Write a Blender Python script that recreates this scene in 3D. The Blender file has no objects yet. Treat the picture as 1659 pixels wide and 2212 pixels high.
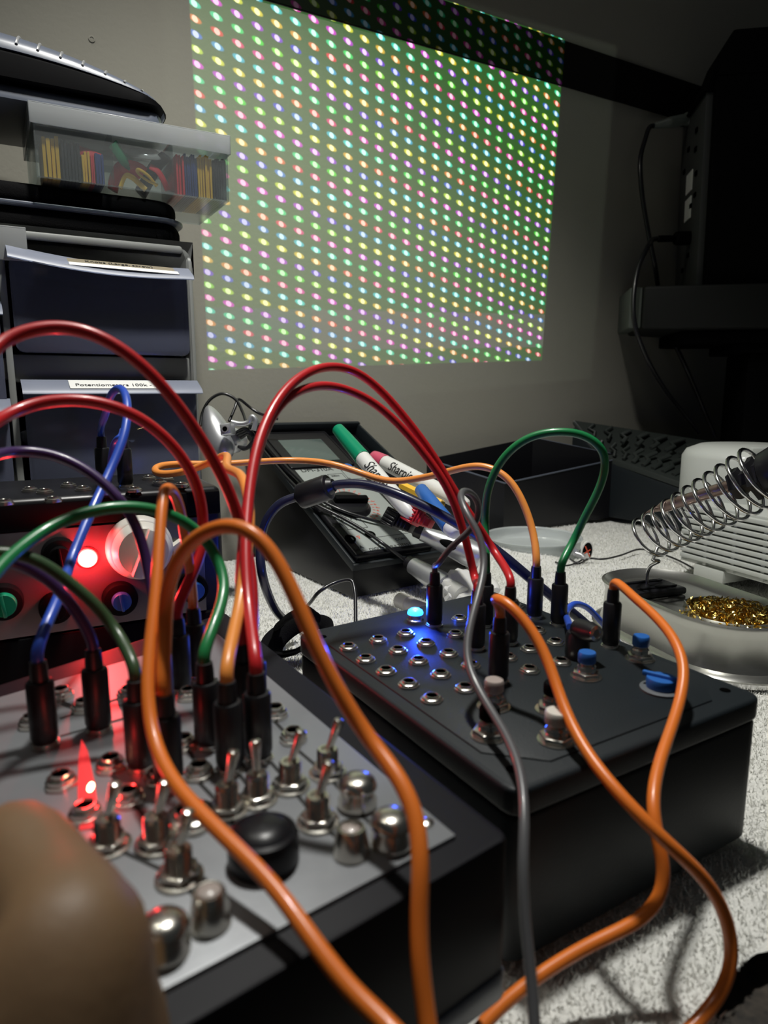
import bpy, bmesh, math, random
from mathutils import Vector, Matrix, noise
random.seed(7)
SC = bpy.context.scene
COL = SC.collection
F_PX = 1500.0
PITCH = math.radians(10.06)
CP, SP = math.cos(PITCH), math.sin(PITCH)
C = Vector((0, 0, 0.18))

# ---------------------------------------------------------------- camera
cd = bpy.data.cameras.new('camera'); cam = bpy.data.objects.new('camera', cd); COL.objects.link(cam)
cd.sensor_fit = 'VERTICAL'; cd.sensor_height = 36; cd.sensor_width = 27
cd.lens = F_PX / 2212 * 36
cd.clip_start = 0.01; cd.clip_end = 20
cam.location = C; cam.rotation_euler = (math.pi/2 - PITCH, 0, 0)
cd.dof.use_dof = True; cd.dof.focus_distance = 0.46; cd.dof.aperture_fstop = 13
SC.camera = cam

# ---------------------------------------------------------------- view, world
SC.view_settings.view_transform = 'Standard'; SC.view_settings.look = 'None'
SC.view_settings.gamma = 1; SC.view_settings.use_curve_mapping = False
SC.view_settings.exposure = 0.0
SC.cycles.use_denoising = True
SC.cycles.sample_clamp_indirect = 4
w = bpy.data.worlds.new('world'); SC.world = w; w.use_nodes = True
w.node_tree.nodes['Background'].inputs[0].default_value = (0.55, 0.6, 0.62, 1)
w.node_tree.nodes['Background'].inputs[1].default_value = 0.035

def ray(u, v):
    a = (u-829.5)/F_PX; b = (v-1106)/F_PX
    return Vector((a, CP - b*SP, -SP - b*CP))
def P(u, v, t): return C + ray(u, v)*t
def Z(u, v, z):
    d = ray(u, v); return C + d*((z-C.z)/d.z)
def depth(p): return (p-C).dot(Vector((0, CP, -SP)))
WN = Vector((-0.5, 0.8660, 0)); WP = Vector((-0.2, 0.75, 0))
def W(u, v, off=0.0):
    d = ray(u, v); return C + d*(((WP-C).dot(WN)-off)/d.dot(WN))

# ---------------------------------------------------------------- lights
def lamp(name, kind, loc, target, power, color, size=0.05, **kw):
    l = bpy.data.lights.new(name, kind); o = bpy.data.objects.new(name, l); COL.objects.link(o)
    l.energy = power; l.color = color; o.location = loc
    if kind == 'AREA': l.shape = 'DISK'; l.size = size
    else: l.shadow_soft_size = size
    for k, v in kw.items(): setattr(l, k, v)
    d = Vector(target)-Vector(loc)
    o.rotation_euler = d.to_track_quat('-Z', 'Y').to_euler()
    return o
# desk lamp hanging over the left half of the bench
lamp('bench_lamp', 'SPOT', (0.0, 0.36, 0.98), (-0.02, 0.52, 0.1), 36, (1, 0.985, 0.93), 0.03,
     spot_size=math.radians(88), spot_blend=1.0)
# weak room lamp on the ceiling
lamp('room_lamp', 'AREA', (-0.45, 0.38, 1.25), (-0.3, 0.72, 0.45), 1.1, (1, 0.97, 0.86), 0.2)

# the video projector: a lamp that throws the dot picture on the wall
PJ = Vector((0.30, -0.10, 0.80))
pj = lamp('projector_lamp', 'SPOT', PJ, tuple(W(830, 380)), 62, (1, 1, 1), 0.0005,
          spot_size=math.radians(75), spot_blend=0.0)
import numpy as np
Rm = np.array(pj.rotation_euler.to_matrix())
n = np.array(WN); k0 = float((WP-C).dot(WN)); pc = np.array(PJ-C)
# X-C (homog) = pc*(n.d) + (k0 - n.pc) d   for world direction d
A = np.outer(pc, n) + (k0-n@pc)*np.eye(3)
# camera pixel homography: rows right, -up, fwd
right = np.array([1, 0, 0]); up = np.array([0, SP, CP]); fw = np.array([0, CP, -SP])
Kc = np.array([[F_PX, 0, 829.5], [0, F_PX, 1106], [0, 0, 1]]) @ np.stack([right, -up, fw])
Hg = np.array([[5.82884543e+01, 3.88129437e+00, 4.19425984e+02], [2.88823185e+01, 3.36450096e+01, 7.34241800e+00],
               [2.22574046e-02, 5.24124661e-03, 1.0]])
def quadH(pts):
    M = []
    for (s, t), (u, v) in zip([(0, 0), (1, 0), (1, 1), (0, 1)], pts):
        M.append([s, t, 1, 0, 0, 0, -u*s, -u*t, -u]); M.append([0, 0, 0, s, t, 1, -v*s, -v*t, -v])
    return np.linalg.svd(np.array(M, float))[2][-1].reshape(3, 3)
Hq = quadH([(398, -186), (1220, 84), (1171, 779), (450, 800)])
Ho = quadH([(330, -200), (1337, 96), (1281, 822), (380, 905)])
def Mof(H):
    M = np.linalg.inv(H) @ Kc @ A @ Rm          # acts on lamp-local direction
    d = Rm.T @ (np.array(W(830, 380)-PJ)); q = M@d
    return M/np.sign(q[2])/abs(q[2])*1.0
nt = pj.data
nt.use_nodes = True; nt = nt.node_tree; nt.nodes.clear()
def N(t, **k):
    x = nt.nodes.new(t)
    for a, b in k.items(): setattr(x, a, b)
    return x
def L(a, b): nt.links.new(a, b)
def mth(op, a, b=None, c=None, clamp=False):
    x = N('ShaderNodeMath', operation=op, use_clamp=clamp)
    for i, q in enumerate((a, b, c)):
        if q is None: continue
        if isinstance(q, (int, float)): x.inputs[i].default_value = q
        else: L(q, x.inputs[i])
    return x.outputs[0]
tc = N('ShaderNodeTexCoord')
def proj(M):
    o = []
    for r in range(3):
        x = N('ShaderNodeVectorMath', operation='DOT_PRODUCT'); L(tc.outputs['Normal'], x.inputs[0])
        x.inputs[1].default_value = tuple(float(q) for q in M[r]); o.append(x.outputs['Value'])
    return mth('DIVIDE', o[0], o[2]), mth('DIVIDE', o[1], o[2])
gi, gj = proj(Mof(Hg)); qs, qt = proj(Mof(Hq)); os_, ot = proj(Mof(Ho))
def inside(s, t, e):
    f = lambda x: mth('MULTIPLY', mth('MULTIPLY', x, 1/e, clamp=True), mth('MULTIPLY', mth('SUBTRACT', 1, x), 1/e, clamp=True))
    return mth('MULTIPLY', f(s), f(t))
ri, rj = mth('ROUND', gi), mth('ROUND', gj)
dx, dy = mth('SUBTRACT', gi, ri), mth('SUBTRACT', gj, rj)
def ell(a, b, x=dx):
    return mth('ADD', mth('POWER', mth('ABSOLUTE', mth('MULTIPLY', x, 1/a)), 2), mth('POWER', mth('ABSOLUTE', mth('MULTIPLY', dy, 1/b)), 2))
core = mth('SMOOTH_MIN', 1, mth('MULTIPLY', mth('SUBTRACT', 1.0, ell(.16, .25)), 2.5, clamp=True), .1)
halo = mth('MULTIPLY', mth('SUBTRACT', 1.0, ell(.33, .26)), 2.2, clamp=True)
hue = mth('FRACT', mth('ADD', mth('ADD', mth('MULTIPLY', rj, -147/360), mth('MULTIPLY', ri, -14/360)), 40.9 + 0.55))
def hsv(h, s, v):
    x = N('ShaderNodeCombineColor', mode='HSV')
    for i, q in enumerate((h, s, v)):
        if isinstance(q, (int, float)): x.inputs[i].default_value = q
        else: L(q, x.inputs[i])
    return x.outputs[0]
def mix(f, a, b, bt='MIX'):
    x = N('ShaderNodeMix', data_type='RGBA', blend_type=bt)
    for i, q in zip((0, 6, 7), (f, a, b)):
        if isinstance(q, (int, float)): x.inputs[i].default_value = q
        elif isinstance(q, tuple): x.inputs[i].default_value = q
        else: L(q, x.inputs[i])
    return x.outputs[2]
nz = N('ShaderNodeTexNoise'); nz.inputs['Scale'].default_value = 6; nz.inputs['Detail'].default_value = 1
L(tc.outputs['Normal'], nz.inputs['Vector'])
bg = mix(mth('MULTIPLY', qs, 1.0, clamp=True), (0.10, 0.27, 0.09, 1), (0.03, 0.22, 0.02, 1))
def band(x, lo, hi, e): return mth('MULTIPLY', mth('MULTIPLY', mth('SUBTRACT', x, lo), 1/e, clamp=True), mth('MULTIPLY', mth('SUBTRACT', hi, x), 1/e, clamp=True))
bg = mix(mth('MULTIPLY', band(qt, .84, .955, .004), .8), bg, mix(mth('GREATER_THAN', qs, .25), (0.13, 0.27, 0.24, 1), (0.24, 0.25, 0.26, 1)))
c1 = mix(halo, bg, hsv(hue, .95, 1.7))
c2 = mix(core, c1, hsv(hue, .48, 3.3))
inq = inside(qs, qt, .002)
outc = mix(inq, mix(inside(os_, ot, .012), (0, 0, 0, 1), (.020, .024, .020, 1)), c2)
em = N('ShaderNodeEmission'); L(outc, em.inputs['Color']); L(mth('ADD', mth('MULTIPLY', mth('MAXIMUM', 0, mth('MINIMUM', qs, 1.2)), .55), .82), em.inputs['Strength'])
out = N('ShaderNodeOutputLight'); L(em.outputs[0], out.inputs[0])

# ---------------------------------------------------------------- materials
def mat(name, col, rough=.5, metal=0, spec=.5, trans=0, alpha=1, emis=None, estr=0, noise_amt=0, nscale=50, bump=0, bscale=400, bdist=.0005, coat=0, aniso=0, col2=None, thr=None, sss=0):
    m = bpy.data.materials.new(name); m.use_nodes = True
    nt = m.node_tree; b = nt.nodes['Principled BSDF']
    c4 = tuple(col)+(1,)
    b.inputs['Base Color'].default_value = c4
    b.inputs['Roughness'].default_value = rough; b.inputs['Metallic'].default_value = metal
    b.inputs['Specular IOR Level'].default_value = spec
    b.inputs['Transmission Weight'].default_value = trans; b.inputs['Alpha'].default_value = alpha
    b.inputs['Coat Weight'].default_value = coat
    b.inputs['Anisotropic'].default_value = aniso
    if sss: b.inputs['Subsurface Weight'].default_value = sss; b.inputs['Subsurface Scale'].default_value = .01; b.inputs['Subsurface Radius'].default_value = (1, .3, .15)
    if emis: b.inputs['Emission Color'].default_value = tuple(emis)+(1,); b.inputs['Emission Strength'].default_value = estr
    t = nt.nodes.new('ShaderNodeTexCoord')
    if noise_amt or col2:
        x = nt.nodes.new('ShaderNodeTexNoise'); x.inputs['Scale'].default_value = nscale; x.inputs['Detail'].default_value = 4
        nt.links.new(t.outputs['Object'], x.inputs['Vector'])
        r = nt.nodes.new('ShaderNodeValToRGB')
        r.color_ramp.elements[0].position = .35 if not thr else thr[0]; r.color_ramp.elements[1].position = .7 if not thr else thr[1]
        lo = col2 if col2 else tuple(q*(1-noise_amt) for q in col)
        r.color_ramp.elements[0].color = tuple(lo)+(1,); r.color_ramp.elements[1].color = c4
        nt.links.new(x.outputs['Fac'], r.inputs[0]); nt.links.new(r.outputs[0], b.inputs['Base Color'])
    if bump:
        x = nt.nodes.new('ShaderNodeTexNoise'); x.inputs['Scale'].default_value = bscale; x.inputs['Detail'].default_value = 3
        nt.links.new(t.outputs['Object'], x.inputs['Vector'])
        q = nt.nodes.new('ShaderNodeBump'); q.inputs['Strength'].default_value = bump; q.inputs['Distance'].default_value = bdist
        nt.links.new(x.outputs['Fac'], q.inputs['Height']); nt.links.new(q.outputs[0], b.inputs['Normal'])
    return m
M = {}
M['wall'] = mat('painted_wall', (.30, .29, .245), .85, noise_amt=.06, nscale=6, bump=.25, bscale=260, bdist=.0008)
M['board'] = mat('dark_board', (.012, .011, .011), 1.0, spec=0)
M['ceil'] = mat('upper_wall', (.30, .32, .28), .9)
M['towel'] = mat('terry_towel', (.80, .80, .76), .95, spec=.1, bump=.9, bscale=900, bdist=.0015, noise_amt=.12, nscale=300)
M['tuft'] = mat('terry_loop', (.86, .86, .83), .95, spec=.1)
M['desk'] = mat('speckled_desk', (.05, .04, .03), .5, col2=(.012, .01, .008), nscale=250)
M['blackcase'] = mat('textured_black_plastic', (.009, .013, .016), .5, spec=.35, bump=.35, bscale=1400, bdist=.0003)
M['blackgloss'] = mat('smooth_black_plastic', (.008, .008, .010), .34, spec=.4)
M['blackcase2'] = mat('satin_black_case', (.006, .006, .009), .55, spec=.2)
M['black'] = mat('matt_black', (.0025, .0025, .003), .7, spec=.06)
M['fabricblack'] = mat('black_fabric', (.0035, .0035, .004), .85, spec=.1, bump=.5, bscale=900)
M['plug'] = mat('black_plug_rubber', (.010, .010, .012), .38)
M['aludark'] = mat('satin_panel', (.105, .105, .11), .38, metal=.5, noise_amt=.1, nscale=40)
M['alu'] = mat('brushed_aluminium_panel', (.26, .27, .285), .42, metal=.35, noise_amt=.12, nscale=35, bump=.15, bscale=300, bdist=.0002)
M['print'] = mat('black_print', (.01, .01, .01), .6)
M['chrome'] = mat('nickel', (.74, .71, .64), .24, metal=1)
M['steel'] = mat('steel_wire', (.72, .72, .72), .16, metal=1)
M['silver'] = mat('satin_silver', (.62, .63, .65), .34, metal=.75)
M['tin'] = mat('stamped_tin', (.50, .50, .47), .27, metal=.93, bump=.1, bscale=60)
M['brass'] = mat('brass_swarf', (.82, .58, .16), .2, metal=1)
M['hole'] = mat('dark_hole', (.002, .002, .002), .9, spec=0)
def plastic(n, c, r=.33): M[n] = mat(n+'_plastic', c, r, coat=.15, spec=.5)
plastic('orange', (.78, .19, .025)); plastic('orange_pale', (.85, .30, .06)); plastic('red', (.52, .018, .022)); plastic('green', (.012, .20, .06))
plastic('olive', (.035, .075, .03)); plastic('purple', (.05, .022, .10)); plastic('blue', (.03, .09, .52)); plastic('grey', (.10, .10, .105))
plastic('navy', (.012, .014, .04)); plastic('bluecap', (.02, .12, .42), .4); plastic('whitecap', (.62, .60, .54), .45); plastic('discgrey', (.10, .11, .12), .5); plastic('clearcap', (.40, .34, .31), .3)
plastic('greencap', (.0, .25, .12)); plastic('redcap', (.45, .02, .03)); plastic('pinkcap', (.6, .08, .15)); plastic('white', (.72, .72, .69), .4)
plastic('greyplastic', (.50, .52, .49), .5); plastic('yellow', (.85, .50, .04), .5); plastic('tubered', (.75, .03, .05), .5); plastic('tubeblue', (.02, .05, .22), .5)
plastic('tubeblack', (.012, .014, .02), .5); plastic('tubegreen', (.01, .26, .11), .5); plastic('darkcord', (.010, .010, .012), .3); plastic('greyshell', (.10, .115, .15), .35)
M['skin'] = mat('skin', (.21, .128, .066), .55, noise_amt=.12, nscale=40, bump=.3, bscale=250, sss=.15)
M['cabgrey'] = mat('grey_cabinet_plastic', (.26, .27, .26), .38)
M['paper'] = mat('label_paper', (.78, .78, .75), .7)
M['kraft'] = mat('tan_label', (.22, .19, .13), .7)
M['ink'] = mat('ink', (.01, .01, .01), .7)
M['redink'] = mat('red_ink', (.75, .10, .05), .7)
M['lcd'] = mat('lcd_glass', (.10, .13, .12), .12)
M['facegrey'] = mat('meter_face', (.33, .36, .34), .45)
M['led_red'] = mat('red_led', (1, .05, .02), .3, emis=(1, .03, .03), estr=14)
M['led_hot'] = mat('red_led_core', (1, .5, .4), .3, emis=(1, .40, .22), estr=16)
M['led_blue'] = mat('blue_led', (.1, .3, 1), .3, emis=(.01, .22, 1), estr=9)
M['dirty'] = mat('printed_card', (.05, .052, .052), .6)
def clearmat(name, col, dif, gl=.06, rough=.15):
    m = bpy.data.materials.new(name); m.use_nodes = True; nt = m.node_tree; nt.nodes.clear()
    tr = nt.nodes.new('ShaderNodeBsdfTransparent'); tr.inputs[0].default_value = (*[min(1, q*1.05+.1) for q in col], 1)
    df = nt.nodes.new('ShaderNodeBsdfDiffuse'); df.inputs[0].default_value = (*col, 1)
    g = nt.nodes.new('ShaderNodeBsdfGlossy'); g.inputs['Roughness'].default_value = rough
    lw = nt.nodes.new('ShaderNodeLayerWeight'); lw.inputs[0].default_value = .35
    m1 = nt.nodes.new('ShaderNodeMixShader'); m1.inputs[0].default_value = dif
    m2 = nt.nodes.new('ShaderNodeMixShader')
    a = nt.nodes.new('ShaderNodeMath'); a.operation = 'MULTIPLY_ADD'; a.inputs[1].default_value = .5; a.inputs[2].default_value = gl
    nt.links.new(lw.outputs['Fresnel'], a.inputs[0]); nt.links.new(a.outputs[0], m2.inputs[0])
    nt.links.new(tr.outputs[0], m1.inputs[1]); nt.links.new(df.outputs[0], m1.inputs[2])
    nt.links.new(m1.outputs[0], m2.inputs[1]); nt.links.new(g.outputs[0], m2.inputs[2])
    o = nt.nodes.new('ShaderNodeOutputMaterial'); nt.links.new(m2.outputs[0], o.inputs[0]); return m
M['clear'] = clearmat('clear_polystyrene', (.80, .84, .84), .07, .03)
M['veryclear'] = clearmat('water_clear_floor', (.85, .88, .88), .05, .01)
M['clearlid'] = clearmat('frosted_lid', (.72, .75, .76), .38)
M['drawer'] = clearmat('translucent_drawer', (.20, .22, .32), .38, .05, .25)
M['drawerlip'] = clearmat('translucent_drawer_lip', (.30, .33, .42), .6, .015, .4)
M['dish'] = clearmat('translucent_dish', (.72, .76, .76), .55, .06, .12)
M['tape'] = clearmat('sticky_tape', (.6, .62, .62), .5, .15, .2)
M['heatclear'] = clearmat('clear_tube', (.75, .75, .72), .55, .1, .2)

# ---------------------------------------------------------------- mesh helpers
class MB:
    def __init__(s): s.v = []; s.f = []; s.mi = []; s.cur = 0; s.X = Matrix.Identity(4)
    def add(s, vs, fs):
        b = len(s.v)
        s.v += [s.X @ Vector(q) for q in vs]
        for f in fs: s.f.append([b+i for i in f]); s.mi.append(s.cur)
        return s
    def box(s, lo, hi, bev=0, segs=2):
        bm = bmesh.new(); bmesh.ops.create_cube(bm, size=1)
        for v in bm.verts: v.co = Vector([lo[i]+(v.co[i]+.5)*(hi[i]-lo[i]) for i in range(3)])
        if bev: bmesh.ops.bevel(bm, geom=bm.edges[:]+bm.verts[:], offset=bev, segments=segs, affect='EDGES', profile=.5)
        s.frombm(bm); return s
    def frombm(s, bm):
        bm.verts.index_update(); s.add([v.co.copy() for v in bm.verts], [[v.index for v in f.verts] for f in bm.faces]); bm.free()
    def prism(s, poly, z0, z1, bev=0, inset_top=0, topz=None, segs=2):
        """poly: list of xy; straight walls, optionally bevelled"""
        bm = bmesh.new()
        a = [bm.verts.new((p[0], p[1], z0)) for p in poly]
        c = Vector((sum(p[0] for p in poly)/len(poly), sum(p[1] for p in poly)/len(poly)))
        b = [bm.verts.new((*(c+(Vector(p[:2])-c)*(1-inset_top)), z1 if not topz else topz[i])) for i, p in enumerate(poly)]
        n_ = len(poly)
        bm.faces.new(a[::-1]); bm.faces.new(b)
        for i in range(n_): bm.faces.new((a[i], a[(i+1) % n_], b[(i+1) % n_], b[i]))
        bmesh.ops.recalc_face_normals(bm, faces=bm.faces[:])
        if bev: bmesh.ops.bevel(bm, geom=bm.edges[:], offset=bev, segments=segs, affect='EDGES', profile=.5)
        s.frombm(bm); return s
    def hull(s, pts, bev=0, segs=2):
        """8 corner solid: 4 bottom, 4 top"""
        bm = bmesh.new(); v = [bm.verts.new(p) for p in pts]
        for f in ((3, 2, 1, 0), (4, 5, 6, 7), (0, 1, 5, 4), (1, 2, 6, 5), (2, 3, 7, 6), (3, 0, 4, 7)): bm.faces.new([v[i] for i in f])
        bmesh.ops.recalc_face_normals(bm, faces=bm.faces[:])
        if bev: bmesh.ops.bevel(bm, geom=bm.edges[:], offset=bev, segments=segs, affect='EDGES', profile=.5)
        s.frombm(bm); return s
    def lathe(s, prof, origin=(0, 0, 0), axis=(0, 0, 1), segs=24, close=True, wob=None):
        q = Vector((0, 0, 1)).rotation_difference(Vector(axis).normalized()); o = Vector(origin)
        vs = []; fs = []
        for r, z in prof:
            for k in range(segs):
                a = 2*math.pi*k/segs; rr = r*(wob(a) if wob else 1)
                vs.append(o + q @ Vector((rr*math.cos(a), rr*math.sin(a), z)))
        m = len(prof)
        for i in range(m-1):
            for k in range(segs):
                k2 = (k+1) % segs
                fs.append((i*segs+k, i*segs+k2, (i+1)*segs+k2, (i+1)*segs+k))
        if close:
            if prof[0][0] > 1e-6: fs.append(tuple(range(segs))[::-1])
            if prof[-1][0] > 1e-6: fs.append(tuple((m-1)*segs+k for k in range(segs)))
        s.add(vs, fs); return s
    def tube(s, pts, r, segs=12, cap=True, flat=1.0):
        pts = [Vector(p) for p in pts]; n_ = len(pts)
        T = [(pts[min(i+1, n_-1)]-pts[max(i-1, 0)]).normalized() for i in range(n_)]
        nrm = T[0].orthogonal().normalized(); vs = []; fs = []
        for i in range(n_):
            if i:
                q = T[i-1].rotation_difference(T[i]); nrm = (q @ nrm); nrm = (nrm-T[i]*nrm.dot(T[i])).normalized()
            b = T[i].cross(nrm); rr = r(i/(n_-1)) if callable(r) else r
            for k in range(segs):
                a = 2*math.pi*k/segs; vs.append(pts[i]+nrm*rr*math.cos(a)+b*rr*flat*math.sin(a))
        for i in range(n_-1):
            for k in range(segs):
                k2 = (k+1) % segs; fs.append((i*segs+k, i*segs+k2, (i+1)*segs+k2, (i+1)*segs+k))
        if cap: fs.append(tuple(range(segs))[::-1]); fs.append(tuple((n_-1)*segs+k for k in range(segs)))
        s.add(vs, fs); return s
    def build(s, name, mats, parent=None, smooth=True, sharp=38):
        me = bpy.data.meshes.new(name); off = Vector(parent.matrix_world.translation) if parent else Vector()
        if parent and parent.parent: off = parent['_w'] and Vector(parent['_w'])
        elif parent: off = Vector(parent['_w'])
        me.from_pydata([q-off for q in s.v], [], s.f)
        if not isinstance(mats, (list, tuple)): mats = [mats]
        for m in mats: me.materials.append(M[m] if isinstance(m, str) else m)
        for p, i in zip(me.polygons, s.mi): p.material_index = min(i, len(mats)-1); p.use_smooth = smooth
        bm = bmesh.new(); bm.from_mesh(me)
        bmesh.ops.recalc_face_normals(bm, faces=bm.faces[:])
        if smooth:
            for e in bm.edges:
                if len(e.link_faces) == 2 and e.calc_face_angle(0) > math.radians(sharp): e.smooth = False
        bm.to_mesh(me); bm.free(); me.update()
        o = bpy.data.objects.new(name, me); COL.objects.link(o)
        o['_w'] = tuple(off) if parent else (0.0, 0.0, 0.0)
        if parent: o.parent = parent
        return o
def tag(o, label=None, cat=None, group=None, kind=None):
    if label: o['label'] = label
    if cat: o['category'] = cat
    if group: o['group'] = group
    if kind: o['kind'] = kind
    return o
def thing(name, loc, label, cat, group=None):
    o = bpy.data.objects.new(name, None); COL.objects.link(o); o.location = loc; o.empty_display_size = .01
    o['_w'] = tuple(loc); return tag(o, label, cat, group)
def single(mb, name, mats, label, cat, group=None, kind=None):
    """a one-mesh thing with its origin at its own base centre"""
    c = sum(mb.v, Vector())/len(mb.v); c.z = min(q.z for q in mb.v)
    o = mb.build(name, mats); 
    for q in o.data.vertices: q.co -= c
    o.location = c; o['_w'] = tuple(c); return tag(o, label, cat, group, kind)
def spline(pts, per=10):
    p = [pts[0]*2-pts[1]] + list(pts) + [pts[-1]*2-pts[-2]]; o = []
    for i in range(1, len(p)-2):
        a, b, c, d = p[i-1:i+3]
        # centripetal knots
        t0 = 0; t1 = t0+max((b-a).length, 1e-6)**.5; t2 = t1+max((c-b).length, 1e-6)**.5; t3 = t2+max((d-c).length, 1e-6)**.5
        for k in range(per):
            t = t1+(t2-t1)*k/per
            A1 = a*((t1-t)/(t1-t0))+b*((t-t0)/(t1-t0)); A2 = b*((t2-t)/(t2-t1))+c*((t-t1)/(t2-t1)); A3 = c*((t3-t)/(t3-t2))+d*((t-t2)/(t3-t2))
            B1 = A1*((t2-t)/(t2-t0))+A2*((t-t0)/(t2-t0)); B2 = A2*((t3-t)/(t3-t1))+A3*((t-t1)/(t3-t1))
            o.append(B1*((t2-t)/(t2-t1))+B2*((t-t1)/(t2-t1)))
    o.append(pts[-1]); return o
def relax(pts, it=4):
    for _ in range(it):
        pts = [pts[0]] + [pts[i]*.5+(pts[i-1]+pts[i+1])*.25 for i in range(1, len(pts)-1)] + [pts[-1]]
    return pts
def path(L_):
    """list of (u,v,t or None) -> world points, t interpolated"""
    n_ = len(L_); ts = [q[2] if len(q) > 2 else None for q in L_]
    d = [0]
    for i in range(1, n_): d.append(d[-1]+math.hypot(L_[i][0]-L_[i-1][0], L_[i][1]-L_[i-1][1]))
    kn = [i for i in range(n_) if ts[i] is not None]
    o = []
    for i in range(n_):
        if ts[i] is not None: t = ts[i]
        else:
            a = max(k for k in kn if k < i); b = min(k for k in kn if k > i)
            s = (d[i]-d[a])/(d[b]-d[a]); t = ts[a]+(ts[b]-ts[a])*s
        o.append(P(L_[i][0], L_[i][1], t))
    return o
def text(name, s, size, mtx, m, parent, ex=.00015, align='LEFT', shear=0, squash=1.0):
    cu = bpy.data.curves.new(name, 'FONT'); cu.body = s; cu.size = size; cu.extrude = ex; cu.align_x = align; cu.shear = shear
    o = bpy.data.objects.new(name+'_tmp', cu); COL.objects.link(o)
    bpy.context.view_layer.update()
    me = bpy.data.meshes.new_from_object(o.evaluated_get(bpy.context.evaluated_depsgraph_get()))
    bpy.data.objects.remove(o); bpy.data.curves.remove(cu)
    off = Vector(parent['_w'])
    for v in me.vertices: v.co = (mtx @ Vector((v.co.x*squash, v.co.y, v.co.z))) - off
    me.materials.clear(); me.materials.append(M[m])
    q = bpy.data.objects.new(name, me); COL.objects.link(q); q.parent = parent; q['_w'] = tuple(off); return q
def frame(o, x, y, z):
    m = Matrix.Identity(4)
    for i, a in enumerate((x, y, z)):
        a = Vector(a).normalized()
        for k in range(3): m[k][i] = a[k]
    m.translation = Vector(o); return m
def FRhit(fr, u, v, axis=1, off=0.0):
    """local coords where pixel ray meets the local plane axis=off"""
    inv = fr.inverted(); o = inv @ C; d = inv.to_3x3() @ ray(u, v); t = (off-o[axis])/d[axis]; return o+d*t

ZR, ZL = 0.062, 0.070          # tops of the two patch boxes
# ================================================================= SETTING
X0 = 0.0
wd = Vector((.8660, .5, 0))
def wallpt(s, z, off=0): return WP + wd*s - WN*off + Vector((0, 0, z))
mb = MB(); mb.hull([wallpt(-1.2, -.05, 0), wallpt(2.4, -.05, 0), wallpt(2.4, -.05, -.05), wallpt(-1.2, -.05, -.05),
                    wallpt(-1.2, 1.6, 0), wallpt(2.2, 1.6, 0), wallpt(2.2, 1.6, -.05), wallpt(-1.2, 1.6, -.05)])
tag(mb.build('wall_back', 'wall', smooth=False), 'matt beige grey wall behind the bench, lit by the projected dots', None, None, 'structure')
# dark board running across the wall
def boardz():
    return W(1000, 126).z, W(1300, 110).z
zb0 = (W(700, 28, .003).z+W(1218, 190, .003).z)/2; zb1 = (W(1218, 85, .003).z+W(1070, 38, .003).z)/2
mb = MB(); mb.hull([wallpt(-1.0, zb0, .003), wallpt(1.9, zb0, .003), wallpt(1.9, zb0, 0), wallpt(-1.0, zb0, 0),
                    wallpt(-1.0, zb1, .003), wallpt(1.9, zb1, .003), wallpt(1.9, zb1, 0), wallpt(-1.0, zb1, 0)], .0008)
tag(mb.build('trim_1', 'board'), 'dark board running along the wall above the projected picture', None, None, 'structure')
# desk top
mb = MB(); mb.hull([Vector(q) for q in ((-1.3,-.25,-.035),(1.9,-.25,-.035),(1.9,1.955,-.035),(-1.3,.11,-.035),(-1.3,-.25,-.014),(1.9,-.25,-.014),(1.9,1.955,-.014),(-1.3,.11,-.014))])
dk = mb.build('workbench', 'desk', smooth=False)
tag(dk, 'dark speckled workbench top under the white towel', 'desk')

# ---------------------------------------------------------------- towel
def wob(x, y):
    h = noise.noise(Vector((x*9, y*9, 1)))*.0035 + noise.noise(Vector((x*3, y*3, 5)))*.003
    # soft folds near the back right and in front of the meter
    for (cx, cy, a, w_, l_, hgt) in ((.20, .66, .5, .018, .09, .012), (.13, .74, -.5, .02, .08, .014), (-.05, .535, .45, .010, .06, .008), (.01, .47, .6, .009, .05, .006)):
        dx_, dy_ = x-cx, y-cy; p = dx_*math.cos(a)+dy_*math.sin(a); q = -dx_*math.sin(a)+dy_*math.cos(a)
        h += hgt*math.exp(-(q/w_)**2-(p/l_)**2)
    return h
nx, ny = 250, 300; x0, x1, y0, y1 = -.42, .60, .10, 1.0
e0, e1 = Z(1500, 2260, 0), Z(1670, 2040, 0)
vs = []; fs = []
ok = {}
for j in range(ny+1):
    for i in range(nx+1):
        x = x0+(x1-x0)*i/nx; y = y0+(y1-y0)*j/ny
        if (Vector((x, y, 0))-WP).dot(WN) > -.02: continue
        s = (e1.x-e0.x)*(y-e0.y)-(e1.y-e0.y)*(x-e0.x)+.0006*noise.noise(Vector((x*60, y*60, 0)))
        if x > .0 and y < .33:
            el = math.hypot(e1.x-e0.x, e1.y-e0.y); dd = s/el
            if dd < -.0045: continue
            if dd < 0: x += dd*(e1.y-e0.y)/el; y -= dd*(e1.x-e0.x)/el
        ok[(i, j)] = len(vs)
        vs.append((x, y, wob(x, y)-.004 + noise.noise(Vector((x*420, y*420, 3)))*.0011))
for j in range(ny):
    for i in range(nx):
        q = [(i, j), (i+1, j), (i+1, j+1), (i, j+1)]
        if all(k in ok for k in q): fs.append([ok[k] for k in q])
mb = MB(); mb.add(vs, fs)
towel = thing('towel', (0, .5, 0), 'white terry towel spread over the bench under all the gear', 'towel')
mb.build('cloth', 'towel', towel)
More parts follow.
